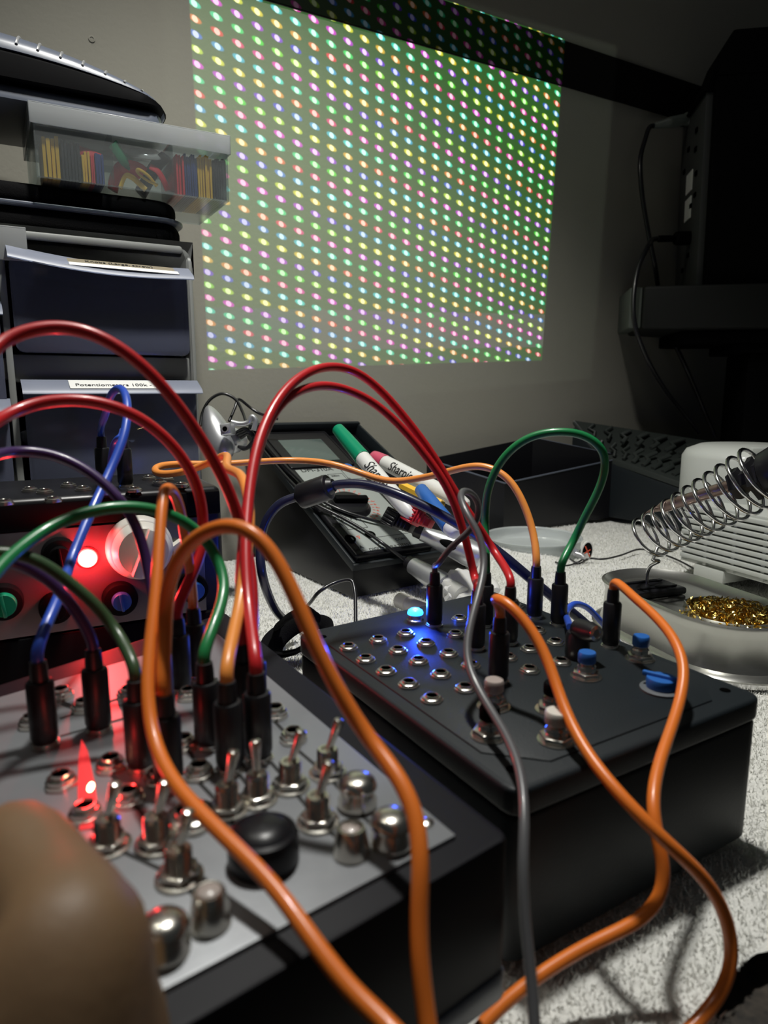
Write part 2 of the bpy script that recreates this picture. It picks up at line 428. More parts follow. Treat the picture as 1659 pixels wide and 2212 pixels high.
# terry loops: fine pile
def pile():
    rng = np.random.default_rng(3); n_ = 210000
    a = rng.uniform([x0, .16], [x1, .95], (n_*2, 2))
    X, Y = a[:, 0], a[:, 1]
    keep = (np.abs(X/Y) < .78) & (((X-WP.x)*WN.x+(Y-WP.y)*WN.y) < -.03)
    s = (e1.x-e0.x)*(Y-e0.y)-(e1.y-e0.y)*(X-e0.x); keep &= ~((s < .0002) & (X > .1) & (Y < .3))
    # prefer nearer pile
    keep &= rng.uniform(0, 1, len(X)) < np.clip(.42/Y, .3, 1)
    a = a[keep][:n_]; n2 = len(a)
    zz = np.array([wob(x, y) for x, y in a])-.004
    base = np.c_[a, zz]; ang = rng.uniform(0, 6.283, n2); wdt = .00045; ln = rng.uniform(.0014, .0028, n2)
    tx = np.c_[np.cos(ang), np.sin(ang), np.zeros(n2)]*wdt
    tip = base+np.c_[rng.normal(0, .0009, n2), rng.normal(0, .0009, n2), ln]
    V = np.empty((n2, 3, 3)); V[:, 0] = base-tx; V[:, 1] = base+tx; V[:, 2] = tip
    V -= np.array([0, .5, 0])
    me = bpy.data.meshes.new('pile'); me.vertices.add(n2*3); me.vertices.foreach_set('co', V.reshape(-1))
    me.loops.add(n2*3); me.loops.foreach_set('vertex_index', np.arange(n2*3, dtype=np.int32))
    me.polygons.add(n2); me.polygons.foreach_set('loop_start', np.arange(0, n2*3, 3, dtype=np.int32)); 
    me.update(); me.validate(); me.materials.append(M['tuft'])
    o = bpy.data.objects.new('terry_pile', me); COL.objects.link(o); o.parent = towel; o['kind'] = 'stuff'
pile()

# ================================================================= SMALL PARTS
def ring_nut(mb, p, r=.0039, h=.0017, hole=.0021, hexed=False, segs=28):
    z = p.z; o = (p.x, p.y, z)
    rim = [(r*1.10, 0), (r*1.10, h*.45), (r*.98, h*.5), (r*.98, h*.85), (r*.86, h), (r*.70, h), (r*.68, h*.9), (r*.66, h*1.35), (r*.60, h*1.36), (hole, h*1.2)]
    slot = (lambda a: 1+.035*math.cos(6*a)) if not hexed else (lambda a: 1)
    mb.lathe(rim, o, segs=segs, close=False, wob=slot)
def jack(p, parent, h=.0019):
    mb = MB(); mb.cur = 0; ring_nut(mb, p, h=h)
    mb.cur = 1; mb.lathe([(.00211, h*1.2), (.0020, h*.3), (.0, h*.25)], p, segs=20, close=False)
    return mb.build('jack_socket', ['chrome', 'hole'], parent)
def hexnut(mb, p, r, h, rot=0):
    poly = [(p.x+r*math.cos(rot+k*math.pi/3), p.y+r*math.sin(rot+k*math.pi/3)) for k in range(6)]
    mb.prism(poly, p.z, p.z+h, .0003)
def pushbutton(p, parent, cap, capr=.0037, lab=None, hh=.0045):
    mb = MB(); mb.lathe([(.0064, 0), (.0064, .0005), (.0042, .0007)], p, segs=28, close=False)
    hexnut(mb, p+Vector((0, 0, .0005)), .0058, .0021, random.random())
    mb.lathe([(.0038, .0026), (.0038, .0048), (.0033, .0054), (.0025, .0054), (.0025, .008)], p, segs=24, close=False)
    b = mb.build('push_button', 'chrome', parent)
    mb = MB(); z = p+Vector((0, 0, .0065))
    mb.lathe([(capr*.94, 0), (capr, .0004), (capr, hh-.0008), (capr*.9, hh), (0, hh)], z, segs=28, close=True)
    c = mb.build('button_cap', cap, b)
    if lab: c['label'] = lab
    return b
def toggle(p, parent, lean, h1=.008, hl=.011):
    mb = MB(); mb.lathe([(.0055, 0), (.0055, .0008), (.0046, .001)], p, segs=24, close=False)
    hexnut(mb, p+Vector((0, 0, .0008)), .0047, .002, random.random())
    pr = [(.0031, .0026)]
    z = .0028
    while z < h1-.0008: pr += [(.0031, z), (.0028, z+.00025)]; z += .0005
    pr += [(.0031, h1-.0006), (.0027, h1), (.0018, h1), (.0016, h1-.0006), (0, h1-.0006)]
    mb.lathe(pr, p, segs=20, close=False)
    b = mb.build('toggle_switch', 'chrome', parent)
    mb = MB(); d = Vector((lean[0], lean[1], 1)).normalized(); o = p+Vector((0, 0, h1-.0015))
    mb.lathe([(.0010, 0), (.0012, hl*.5), (.0016, hl*.9), (.0014, hl*.97), (.0007, hl), (0, hl)], o, d, segs=16)
    mb.build('lever', 'chrome', b); return b
def plugmesh(base, parent, d=Vector((0, 0, 1)), L1=.020, L2=.0062, R=.0041):
    mb = MB()
    mb.lathe([(R*.86, 0.0), (R*.94, .0012), (R, .002), (R, L1*.3), (R*.985, L1*.33), (R, L1*.36), (R, L1-.0007), (R*.9, L1), (R*.68, L1+.0002), (R*.66, L1+L2*.6), (R*.6, L1+L2), (R*.42, L1+L2+.0002)], base+d*.0015, d, segs=26)
    o = mb.build('plug', 'plug', parent)
    mb = MB(); mb.lathe([(.0018, -.001), (.0018, .0008), (R*.80, .0008), (R*.84, .0019), (R*.5, .0019)], base+Vector((0, 0, .0006)), d, segs=20, close=False)
    mb.build('ferrule', 'chrome', o)
    return base+d*(L1+L2+.0015)
def cable(label, color, pts, plugs, rad=.002, cat='cable', group=None, name='patch_cable', plugargs=None, freeend=None):
    """pts: pixel path between plugs. plugs: (start_base, end_base), either may be None."""
    base = plugs[0] or plugs[1]
    th = thing(name, base, label, cat, group)
    a = []; b = []
    kw = plugargs or [{}, {}]
    if plugs[0]:
        t = plugmesh(plugs[0], th, **kw[0]); d = kw[0].get('d', Vector((0, 0, 1))); a = [t-d*.001, t+d*.004]
    if plugs[1]:
        t = plugmesh(plugs[1], th, **kw[1]); d = kw[1].get('d', Vector((0, 0, 1))); b = [t+d*.004, t-d*.001]
    L_ = list(pts)
    ta = depth(a[-1]) if a else None; tb = depth(b[0]) if b else None
    if len(L_[0]) < 3 and ta: L_[0] = (*L_[0], ta)
    if len(L_[-1]) < 3 and tb: L_[-1] = (*L_[-1], tb)
    mid = path(L_)
    while a and len(mid) > 3 and ((mid[0]-a[-1]).length < .010 or (mid[0].z < a[-1].z and (mid[0]-a[-1]).length < .016)): mid.pop(0)
    while b and len(mid) > 3 and ((mid[-1]-b[0]).length < .010 or (mid[-1].z < b[0].z and (mid[-1]-b[0]).length < .016)): mid.pop()
    w_ = a + mid + b
    q = relax(spline(w_, 9), 22)
    mb = MB(); mb.tube(q, rad, 14); mb.build('cord', color, th)
    return th

# ================================================================= RIGHT PATCH BOX
rb = [Z(640, 1366, ZR), Z(1113, 1712, ZR), Z(1652, 1500, ZR), Z(1062, 1272, ZR)]   # left, front, right, back
RB = thing('patch_box', (sum((q.x for q in rb))/4, sum((q.y for q in rb))/4, 0), 'matt black plastic synth box with rows of jack sockets and a lit blue lamp', 'synth module')
def rounded(poly, r, n_=4):
    o = []; m = len(poly)
    for i in range(m):
        a, b, c = Vector(poly[i-1]), Vector(poly[i]), Vector(poly[(i+1) % m])
        u1 = (a-b).normalized(); u2 = (c-b).normalized(); p1 = b+u1*r; p2 = b+u2*r
        for k in range(n_+1):
            s = k/n_; o.append(tuple(p1*(1-s)**2+b*2*s*(1-s)+p2*s*s))
    return o
def inset(poly, d):
    c = sum((Vector(p) for p in poly), Vector((0, 0)))/len(poly); return [tuple(Vector(p)+(c-Vector(p)).normalized()*d*1.4) for p in poly]
pl = [(q.x, q.y) for q in rb]
mb = MB(); mb.prism(rounded(inset(pl, .0006), .006), .001, ZR-.0105, .0012)
mb.build('case', 'blackcase', RB)
mb = MB(); mb.prism(rounded(pl, .0065), ZR-.010, ZR-.0006, .0016, segs=3)
lid = mb.build('lid', 'blackcase', RB)
# raised centre plate with cut corners
ip = inset(pl, .007); oct_ = []
for i in range(4):
    a, b, c = Vector(ip[i-1]), Vector(ip[i]), Vector(ip[(i+1) % 4]); oct_ += [tuple(b+(a-b).normalized()*.016), tuple(b+(c-b).normalized()*.016)]
mb = MB(); mb.prism(oct_, ZR-.0008, ZR, .0003); mb.build('raised_plate', 'blackcase', RB)
for q in inset(pl, .010):
    mb = MB(); mb.lathe([(.0021, 0), (.0021, .0002), (.0016, .00025), (.0016, .00008), (0, .00008)], (q[0], q[1], ZR-.0006), segs=14, close=False); mb.build('screw_hole', 'hole', RB)
rj = [(753, 1402), (790, 1428), (834, 1454), (883, 1482), (933, 1514), (817, 1386), (860, 1409), (904, 1432), (952, 1461), (1005, 1491),
      (877, 1372), (920, 1393), (969, 1416), (1017, 1441), (1144, 1406), (1144, 1451), (1200, 1391), (1212, 1434), (1257, 1372), (1256, 1408),
      (993, 1340), (984, 1374), (1160, 1366), (1114, 1313), (1097, 1424)]
for u, v in rj: jack(Z(u, v, ZR), RB)
plugR = {'p1': (938, 1352), 'p2': (1047, 1352), 'p3': (1099, 1390), 'p4': (1154, 1334), 'p5': (1206, 1350), 'p6': (1318, 1397), 'p7': (1076, 1474), 'p8': (1028, 1402)}
PR = {k: Z(*v, ZR) for k, v in plugR.items()}
for k in PR: jack(PR[k], RB)
pushbutton(Z(1382, 1424, ZR), RB, 'bluecap', lab='blue button cap near the far edge')
pushbutton(Z(1266, 1462, ZR), RB, 'bluecap', lab='blue button cap next to the sockets')
pushbutton(Z(1201, 1600, ZR), RB, 'whitecap', capr=.0041, lab='cream white button cap')
pushbutton(Z(1056, 1590, ZR), RB, 'black', capr=.0036, lab='black button cap')
pushbutton(Z(1066, 1527, ZR), RB, 'clearcap', capr=.0037, lab='cloudy pinkish button cap')
pushbutton(Z(1193, 1534, ZR), RB, 'black', capr=.0036, lab='black button cap behind the cream one')
# blue pointer knob
p = Z(1428, 1490, ZR); mb = MB(); mb.lathe([(.0082, 0), (.0082, .0008), (.007, .0012), (0, .0012)], p, segs=30)
kn = mb.build('knob', 'discgrey', RB); mb = MB()
mb.lathe([(.0058, .0012), (.0060, .004), (.0057, .0052), (0, .0052)], p, segs=28)
mb.X = Matrix.Translation(p) @ Matrix.Rotation(2.5, 4, 'Z'); mb.box((-.0075, -.0010, .0046), (.0075, .0010, .0066), .0004)
c_ = mb.build('knob_cap', 'bluecap', kn); c_['label'] = 'blue pointer cap'
# blue lamp
p = Z(897, 1344, ZR); mb = MB(); mb.lathe([(.0044, 0), (.0045, .0016), (.0038, .0022), (.0035, .0050), (.0034, .0052), (.0028, .0052)], p, segs=26, close=False)
lb = mb.build('lamp_bezel', 'chrome', RB); mb = MB(); mb.lathe([(.0040, .0045), (.0041, .0052), (.0036, .0064), (.0022, .0073), (0, .0077)], p, segs=24, close=False)
c_ = mb.build('lamp_lens', 'led_blue', lb); c_['label'] = 'glowing blue lens'
bl = lamp('blue_indicator_light', 'POINT', tuple(p+Vector((.000, .0, .0095))), (0, 0, 0), .11, (.02, .08, 1), .003)

# ================================================================= LEFT PATCH BOX
lp = [Z(985, 1803, ZL), Z(470, 1368, ZL), Z(-190, 1560, ZL)]        # front-right, back-right, back-left
fl = Z(330, 2149, ZL)
dirf = (fl-lp[0]).normalized(); side = lp[2]-lp[1]
lp.append(lp[0]+dirf*side.length*.98)
LB = thing('panel_box', (sum((q.x for q in lp))/4, sum((q.y for q in lp))/4, 0), 'black synth box with a brushed metal panel full of plugs, toggles and knobs', 'synth module')
pl = [(q.x, q.y) for q in lp]
outer = [(q.x, q.y) for q in (Z(1102, 1812, ZL-.002), Z(486, 1325, ZL-.002))]
cc = sum((Vector(p) for p in pl), Vector((0, 0)))/4
def out_(p, d): return tuple(Vector(p)+(Vector(p)-cc).normalized()*d)
ol = [outer[0], outer[1], out_(pl[2], .012), out_(pl[3], .012)]
mb = MB(); mb.prism(rounded(ol, .003), .030, ZL-.0012, .0012)
mb.build('case', 'blackcase2', LB)
mb = MB(); mb.prism(rounded(inset(ol, -.0005), .003), .022, .0305, .001); c_ = mb.build('base_plate', 'greyshell', LB); c_['label'] = 'blue grey base plate'
mb = MB(); mb.prism(rounded(inset(ol, .012), .003), -.002, .0225, .001); mb.build('foot_block', 'black', LB)
pan = MB(); pan.prism(pl, ZL-.0014, ZL, .0004)
pan.cur = 1
def stripe(a, b, wd_=.0006, z=ZL+.00012):
    A_, B_ = Z(*a, z), Z(*b, z); d = (B_-A_).normalized(); n_ = Vector((-d.y, d.x, 0))*wd_/1
    pan.hull([A_-n_+Vector((0, 0, -.0004)), B_-n_+Vector((0, 0, -.0004)), B_+n_+Vector((0, 0, -.0004)), A_+n_+Vector((0, 0, -.0004)), A_-n_, B_-n_, B_+n_, A_+n_])
for a, b in [((133, 1515), (182, 1535)), ((130, 1552), (280, 1500)), ((130, 1590), (290, 1545)), ((240, 1672), (340, 1800)), ((133, 1520), (230, 1560)),
             ((430, 1690), (492, 1755)), ((500, 1650), (557, 1725)), ((575, 1635), (628, 1695)), ((634, 1612), (708, 1675)), ((590, 1555), (634, 1600)),
             ((557, 1730), (600, 1790)), ((628, 1700), (687, 1770)), ((708, 1675), (770, 1745)), ((687, 1775), (760, 1835)), ((770, 1750), (845, 1820)),
             ((385, 1893), (455, 1975)), ((400, 1440), (460, 1455)), ((410, 1475), (470, 1465)), ((400, 1500), (450, 1520)), ((185, 1775), (235, 1820)), ((235, 1825), (385, 1895)), ((410, 1622), (440, 1690)), ((492, 1762), (545, 1840))]:
    stripe(a, b)
pan.build('front_panel', ['alu', 'print'], LB)
lj = [(70, 1568), (133, 1508), (182, 1534), (279, 1506), (407, 1508), (397, 1615), (240, 1660), (133, 1697), (278, 1732), (185, 1766), (431, 1676), (634, 1600), (595, 1548), (345, 1690)]
for u, v in lj:
    jack(Z(u, v, ZL), LB, .0030)
p = Z(413, 1775, ZL); mb = MB(); ring_nut(mb, p, .0062, .003, .0035); mb.cur = 1; mb.lathe([(.0036, .0026), (0, .0026)], p, segs=16, close=False); mb.build('large_socket', ['chrome', 'hole'], LB)
for (b, tip) in [((492, 1752), (500, 1645)), ((557, 1728), (553, 1605)), ((628, 1700), (645, 1590)), ((708, 1672), (727, 1572)), ((687, 1778), (697, 1690)), ((235, 1830), (240, 1745)), ((340, 1825), (350, 1715)), ((388, 1898), (395, 1812))]:
    pb = Z(*b, ZL); ct = pb+Vector((0, 0, .0075)); pt = P(tip[0], tip[1], depth(ct)); d = pt-ct
    toggle(pb, LB, (max(-.35, min(.35, d.x/max(d.z, .004))), 0.05))
def dome(p, r=.0053, h=.0085):
    mb = MB(); mb.lathe([(r, 0), (r*1.0, h*.2), (r*.82, h*.48), (r*.80, h*.55), (r*1.0, h*.62), (r*1.0, h*.68), (r*.92, h*.82), (r*.7, h*.94), (r*.35, h), (0, h*1.01)], p, segs=36)
    mb.build('metal_knob', 'chrome', LB)
dome(Z(772, 1738, ZL)); dome(Z(845, 1822, ZL)); dome(Z(357, 2056, ZL), .0050, .0082)
def cup(p, r, h):
    mb = MB(); mb.lathe([(r*1.02, 0), (r, h*.3), (r*.80, h*.9), (r*.72, h), (r*.62, h*.99), (r*.6, h*.86), (0, h*.86)], p, segs=30)
    k = mb.build('metal_knob', 'chrome', LB); mb = MB(); mb.lathe([(r*.58, h*.87), (r*.56, h*1.0), (r*.4, h*1.06), (0, h*1.08)], p, segs=24); c = mb.build('knob_insert', 'clearcap', k); c['label'] = 'cloudy pinkish insert'
cup(Z(759, 1843, ZL), .0044, .0070); cup(Z(455, 1995, ZL), .0043, .0078)
p = Z(570, 1860, ZL); mb = MB()
mb.lathe([(q_*.79, z_*.74) for q_, z_ in [(.0102, 0), (.0106, .001), (.0106, .0085), (.0100, .0105), (.0088, .0112), (.0086, .0108), (.0070, .0125), (.004, .0134), (0, .0137)]], p, segs=44)
mb.build('large_black_knob', 'blackgloss', LB)
p = Z(920, 1780, ZL); mb = MB(); mb.lathe([(.0022, 0), (.0021, .0006), (.0012, .0012), (0, .0012)], p, segs=16); mb.build('panel_screw', 'chrome', LB)
streak = [Z(u, v, ZL) for u, v in ((172, 1795), (216, 1788), (206, 1700), (190, 1625), (176, 1600), (170, 1640), (168, 1710))]  # emissive patch in place of the red lamp's reflected streak on the metal
mb = MB(); mb.prism([(q.x, q.y) for q in streak], ZL, ZL+.0006, .0001); c_ = mb.build('red_streak_patch', mat('red_streak_glow', (.5, .05, .05), .3, emis=(1, .04, .045), estr=.6), LB); c_['label'] = 'red glow standing in for a reflection of the red lamp'
mb = MB(); mb.X = Matrix.Translation(Z(196, 1700, ZL+.0006)) @ Matrix.Rotation(.3, 4, 'Z') @ Matrix.Diagonal((.6, 1.6, .25, 1)); mb.lathe([(.0016, 0), (.0014, .0008), (.0007, .0014), (0, .0015)], segs=20); mb.build('streak_hot_spot', 'led_hot', c_)  # brightest spot of the same imitated reflection
lamp('red_streak_fill', 'POINT', tuple(Z(196, 1705, ZL+.007)), (0, 0, 0), .008, (1, .03, .03), .003)  # added point light, spreads the streak's red over the panel
plugL = {'q1': (98, 1610), 'q2': (214, 1578), 'q3': (305, 1660), 'q4': (366, 1700), 'q5': (391, 1490), 'q6': (450, 1612), 'q7': (498, 1664), 'q8': (560, 1640), 'q9': (528, 1560), 'q12': (425, 1462), 'q13': (352, 1540), 'q14': (552, 1560)}
PL = {k: Z(*v, ZL) for k, v in plugL.items()}
for k in PL: jack(PL[k], LB)

# ================================================================= BACK SYNTH (red lamp)
bs_tr = Vector(P(422, 1098, .385)); 
fx = Vector((math.sin(math.radians(62)), math.cos(math.radians(62)), 0))
fr = frame((bs_tr.x, bs_tr.y, 0), fx, Vector((-fx.y, fx.x, 0)), (0, 0, 1))   # origin under panel top-right, X right, Y back
def bp(u, v, off=0): return FRhit(fr, u, v, 1, off)
tr_, br_, tl_, bl_ = bp(422, 1098), bp(458, 1297), bp(0, 1172), bp(0, 1402)
zt = (tr_.z+tl_.z)/2; zb = (br_.z+bl_.z)/2
xr = (tr_.x+br_.x)/2
BS = thing('tall_synth', fr @ Vector((-.08, .04, 0)), 'tall black synth with an upright silver front panel and a glowing red lamp', 'synth module')
def Fm(mb): mb.X = fr.copy(); return mb
mb = Fm(MB()); mb.box((-.26, .002, .001), (xr+.012, .085, zt+.016), .004, 3)
mb.build('case', 'blackgloss', BS)
mb = Fm(MB()); mb.box((-.255, -.0012, zb), (xr, .0022, zt), .0004); mb.build('front_panel', 'aludark', BS)
mb = Fm(MB()); mb.box((-.26, -.002, zt+.001), (xr+.010, .003, zt+.014), .001); mb.box((-.26, -.002, .004), (xr+.010, .003, zb-.001), .001); mb.build('bezel', 'black', BS)
def panpt(u, v): q = bp(u, v, -.0012); return fr @ q
fn = (fr.to_3x3() @ Vector((0, -1, 0)))
# red lamp
p = panpt(188, 1204); mb = MB(); mb.lathe([(.0058, 0), (.0058, .001), (.0050, .0016)], p, fn, segs=26, close=False)
lb = mb.build('lamp_bezel', 'redcap', BS); mb = MB(); mb.lathe([(.0050, .001), (.0050, .0022), (.0042, .0026)], p, fn, segs=26, close=False); mb.build('lamp_ring', 'led_red', lb)
mb = MB(); mb.lathe([(.0044, .001), (.0044, .0034), (.0034, .0052), (.0018, .0060), (0, .0062)], p, fn, segs=24); c_ = mb.build('lamp_lens', 'led_hot', lb); c_['label'] = 'glowing red lens'
lamp('red_indicator_light', 'POINT', tuple(p+fn*.011), (0, 0, 0), .20, (1, .02, .03), .004)
def pknob(u, v, r, h, m, m2, base=None, rot=0.6):
    p = panpt(u, v); mb = MB(); mb.lathe([(r, 0), (r, h*.4), (r*.94, h*.62), (r*.9, h*.64), (0, h*.64)], p, fn, segs=32)
    k = mb.build('knob', m, BS); mb = MB()
    q = Vector((0, 0, 1)).rotation_difference(fn)
    r2 = r*(.62 if base is None else base)
    mb.lathe([(r2, h*.6), (r2*.97, h*.92), (r2*.9, h), (0, h)], p, fn, segs=28)
    mb.X = Matrix.Translation(p) @ q.to_matrix().to_4x4() @ Matrix.Rotation(rot, 4, 'Z'); mb.box((-.0004-r2*.1, -r2*.95, h*.9), (r2*.1, r2*.95, h*1.12), .0003)
    c = mb.build('knob_cap', m2, k); c['label'] = M[m2].name.replace('_', ' ').replace('plastic', '')+'cap on the knob'; return k
pknob(258, 1290, .0090, .011, 'black', 'bluecap', .55)
pknob(8, 1297, .0090, .011, 'black', 'greencap', .66)
pknob(415, 1268, .0080, .011, 'black', 'bluecap', .6)
pknob(120, 1310, .0080, .010, 'black', 'black', .6)
pknob(128, 1195, .0085, .010, 'black', 'black', .6)
# big white knob with notched grip
p = panpt(300, 1180); mb = MB(); mb.lathe([(.0170, 0), (.0172, .002), (.0168, .006), (.0158, .0085), (.0150, .009), (0, .009)], p, fn, segs=44)
mb.lathe([(.0150, .009), (.0145, .014), (.0125, .0165), (0, .0168)], p, fn, segs=40)
q = Vector((0, 0, 1)).rotation_difference(fn)
k = mb.build('large_white_knob', 'whitecap', BS)
mb = MB(); mb.X = Matrix.Translation(p) @ q.to_matrix().to_4x4() @ Matrix.Rotation(.1, 4, 'Z'); mb.box((-.0025, -.013, .0155), (.0025, .013, .0225), .0008); mb.build('finger_grip', 'whitecap', k)
p = panpt(388, 1184); mb = MB(); mb.lathe([(.0055, 0), (.0055, .004), (.005, .005), (0, .005)], p, fn, segs=6); mb.build('cap_nut', 'whitecap', BS)
# sockets on its top
zt2 = zt+.016
for u, v in [(10, 1090), (65, 1062), (97, 1066), (115, 1084), (148, 1052), (180, 1060), (222, 1068), (290, 1062), (322, 1036), (360, 1038), (392, 1052), (345, 1046)]:
    jack(Z(u, v, zt2), BS)
PT = {'t1': Z(226, 1050, zt2), 't2': Z(272, 1052, zt2)}
for k in PT: jack(PT[k], BS)

# ================================================================= PATCH CABLES
G = 'patch cables'
cable('green patch cable arching high over the back of the right box, both plugs in it', 'green',
      [(1057, 1215), (1048, 1140, .355), (1052, 1060, .35), (1085, 990, .345), (1140, 945, .34), (1205, 932, .335), (1262, 940, .335), (1300, 968, .335), (1308, 1010, .34), (1292, 1062, .345), (1264, 1115, .35), (1238, 1170, .355), (1222, 1215)],
      (PR['p2'], PR['p5']), group=G)
cable('orange patch cable wandering from the right box past the meter to a loop', 'orange_pale',
      [(1157, 1215), (1152, 1150, .365), (1128, 1080, .37), (1095, 1030, .375), (1050, 1008, .38), (1010, 1008, .385), (950, 1024, .40), (890, 1036, .415), (840, 1040, .42), (780, 1022, .43), (715, 1001, .43), (640, 994, .44), (560, 997, .43), (480, 1003, .42), (400, 1002, .41), (345, 1006, .40), (333, 1016, .392), (350, 1025, .385), (405, 1018, .38), (455, 998, .37), (486, 983, .35), (492, 990, .33), (488, 1010, .31), (505, 1018, .295), (522, 1028, .28), (534, 1065, .265), (540, 1120, .248), (530, 1220, .235), (516, 1320, .222), (505, 1430)],
      (PR['p4'], PL['q7']), group=G)
cable('orange patch cable curving over the right box corner by the blue knob', 'orange',
      [(1323, 1284), (1332, 1270, .318), (1362, 1284, .30), (1412, 1328, .285), (1455, 1378, .27), (1478, 1440, .258), (1470, 1510, .248), (1444, 1590, .235), (1418, 1670, .222), (1410, 1745, .212), (1422, 1815, .208), (1434, 1880, .206), (1424, 1940, .205), (1378, 1990, .205), (1290, 2032, .204), (1205, 2080, .202), (1120, 2140, .198), (1040, 2215, .193), (960, 2330, .186)],
      (PR['p6'], None), group=G)
cable('orange patch cable running from the middle of the right box down to the towel corner', 'orange',
      [(1074, 1352), (1072, 1325, .285), (1062, 1300, .275), (1068, 1292, .265), (1095, 1302, .258), (1145, 1355, .252), (1185, 1430, .245), (1213, 1515, .236), (1260, 1615, .222), (1340, 1718, .207), (1435, 1815, .200), (1520, 1895, .202), (1568, 1980, .206), (1582, 2070, .205), (1555, 2150, .203), (1490, 2225, .198), (1380, 2330, .19)],
      (PR['p7'], None), group=G)
cable('thin grey patch cable looping behind the red ones and dropping over the front', 'grey',
      [(942, 1250), (945, 1222, .335), (970, 1185, .33), (1003, 1158, .325), (1030, 1125, .322), (1034, 1090, .318), (1020, 1066, .312), (1000, 1060, .305), (995, 1075, .298), (1008, 1110, .29), (1035, 1155, .285), (1047, 1215, .28), (1032, 1290, .268), (1011, 1370, .258), (1010, 1435, .25), (1045, 1510, .238), (1095, 1590, .222), (1125, 1670, .208), (1133, 1760, .196), (1130, 1860, .188), (1133, 1960, .184), (1142, 2060, .180), (1152, 2160, .176), (1160, 2300, .17)],
      (PR['p1'], None), .0015, group=G)
cable('red patch cable, upper of the two red arches between the boxes', 'red',
      [(560, 1480), (552, 1420, .212), (538, 1320, .222), (530, 1200, .235), (536, 1080, .25), (556, 960, .265), (595, 870, .28), (645, 815, .295), (705, 791, .31), (765, 800, .32), (825, 845, .328), (885, 915, .333), (940, 990, .337), (990, 1075, .34), (1035, 1140, .342), (1070, 1195, .345), (1090, 1250)],
      (PL['q8'], PR['p3']), group=G)
cable('red patch cable, lower of the two red arches between the boxes', 'red',
      [(530, 1430), (521, 1350, .226), (520, 1240, .236), (532, 1110, .252), (552, 990, .27), (585, 900, .28), (632, 850, .292), (690, 832, .305), (745, 840, .315), (805, 868, .322), (865, 920, .327), (920, 985, .33), (965, 1050, .332), (993, 1120, .334), (1012, 1190, .336), (1028, 1260, .337), (1033, 1300)],
      (PL['q9'], PR['p8']), group=G)
cable('red patch cable sweeping in from the left in the highest arch over the drawer cabinet', 'red',
      [(-120, 1300, .16), (-95, 1000, .175), (-50, 800, .19), (0, 742, .20), (60, 714, .205), (130, 706, .21), (205, 722, .213), (285, 770, .217), (355, 838, .222), (420, 925, .23), (468, 1005, .236), (505, 1085, .24), (530, 1170, .242), (546, 1270, .234), (553, 1390, .227)],
      (Z(-130, 1700, ZL), PL['q14']), group=G)
cable('red patch cable in the lower arch in front of the lowest drawer', 'red',
      [(-150, 1300, .16), (-110, 1060, .18), (-50, 940, .20), (0, 905, .215), (70, 873, .225), (150, 863, .23), (225, 872, .235), (298, 900, .24), (360, 948, .246), (405, 1005, .252), (432, 1070, .258), (440, 1140, .260), (431, 1210, .257), (411, 1270, .250), (398, 1320)],
      (Z(-190, 1690, ZL), PL['q5']), group=G)
cable('orange patch cable in a low arch then falling across the gap between the two boxes', 'orange',
      [(362, 1540), (357, 1460, .197), (356, 1370, .197), (360, 1290, .196), (378, 1220, .192), (418, 1165, .188), (480, 1135, .184), (540, 1146, .18), (592, 1200, .178), (640, 1295, .175), (685, 1400, .172), (735, 1500, .17), (800, 1600, .168), (862, 1680, .160), (900, 1770, .154), (908, 1870, .149), (905, 1980, .146), (908, 2090, .143), (925, 2220, .140), (945, 2380, .135)],
      (PL['q4'], None), group=G)
cable('orange patch cable with a tight upright bend, crossing the large black knob', 'orange',
      [(424, 1330), (412, 1240, .255), (400, 1160, .25), (388, 1095, .242), (372, 1058, .235), (357, 1055, .228), (350, 1090, .222), (344, 1170, .214), (338, 1270, .205), (326, 1380, .196), (318, 1480, .188), (330, 1590, .18), (372, 1685, .168), (440, 1762, .158), (525, 1845, .149), (600, 1925, .142), (675, 2030, .134), (755, 2135, .128), (840, 2215, .123), (940, 2330, .115)],
      (PL['q12'], None), .0018, group=G)
cable('blue patch cable from the tall synth top down to the leftmost panel plug', 'blue',
      [(227, 938), (229, 895, .335), (238, 855, .325), (255, 838, .315), (270, 848, .305), (276, 885, .297), (268, 945, .288), (240, 1012, .28), (208, 1082, .268), (178, 1150, .256), (150, 1220, .246), (128, 1290, .228), (110, 1370, .217), (103, 1430)],
      (PT['t1'], PL['q1']), .0018, group=G)
cable('dark purple patch cable arching in from the left, in front of the white knob', 'purple',
      [(-150, 1250, .18), (-90, 1060, .20), (-30, 990, .22), (30, 975, .235), (95, 978, .24), (160, 1000, .242), (220, 1040, .243), (268, 1090, .243), (300, 1150, .243), (318, 1220, .243), (332, 1290, .240), (344, 1370, .234)],
      (Z(-200, 1620, ZL), PL['q13']), .0018, group=G)
cable('dark purple patch cable low on the left, into the second plug of the panel', 'purple',
      [(-120, 1380, .17), (-80, 1260, .19), (-20, 1215, .205), (30, 1215, .21), (85, 1240, .214), (135, 1280, .217), (175, 1325, .22), (203, 1375, .222), (213, 1410)],
      (Z(-150, 1720, ZL), PL['q2']), .0018, group=G)
cable('olive green patch cable low on the left, curving down into the panel', 'olive',
      [(-160, 1360, .16), (-110, 1240, .18), (-40, 1195, .195), (30, 1195, .20), (90, 1215, .203), (150, 1258, .206), (205, 1305, .208), (252, 1365, .210), (285, 1425, .211), (299, 1490)],
      (Z(-240, 1740, ZL), PL['q3']), .0018, group=G)
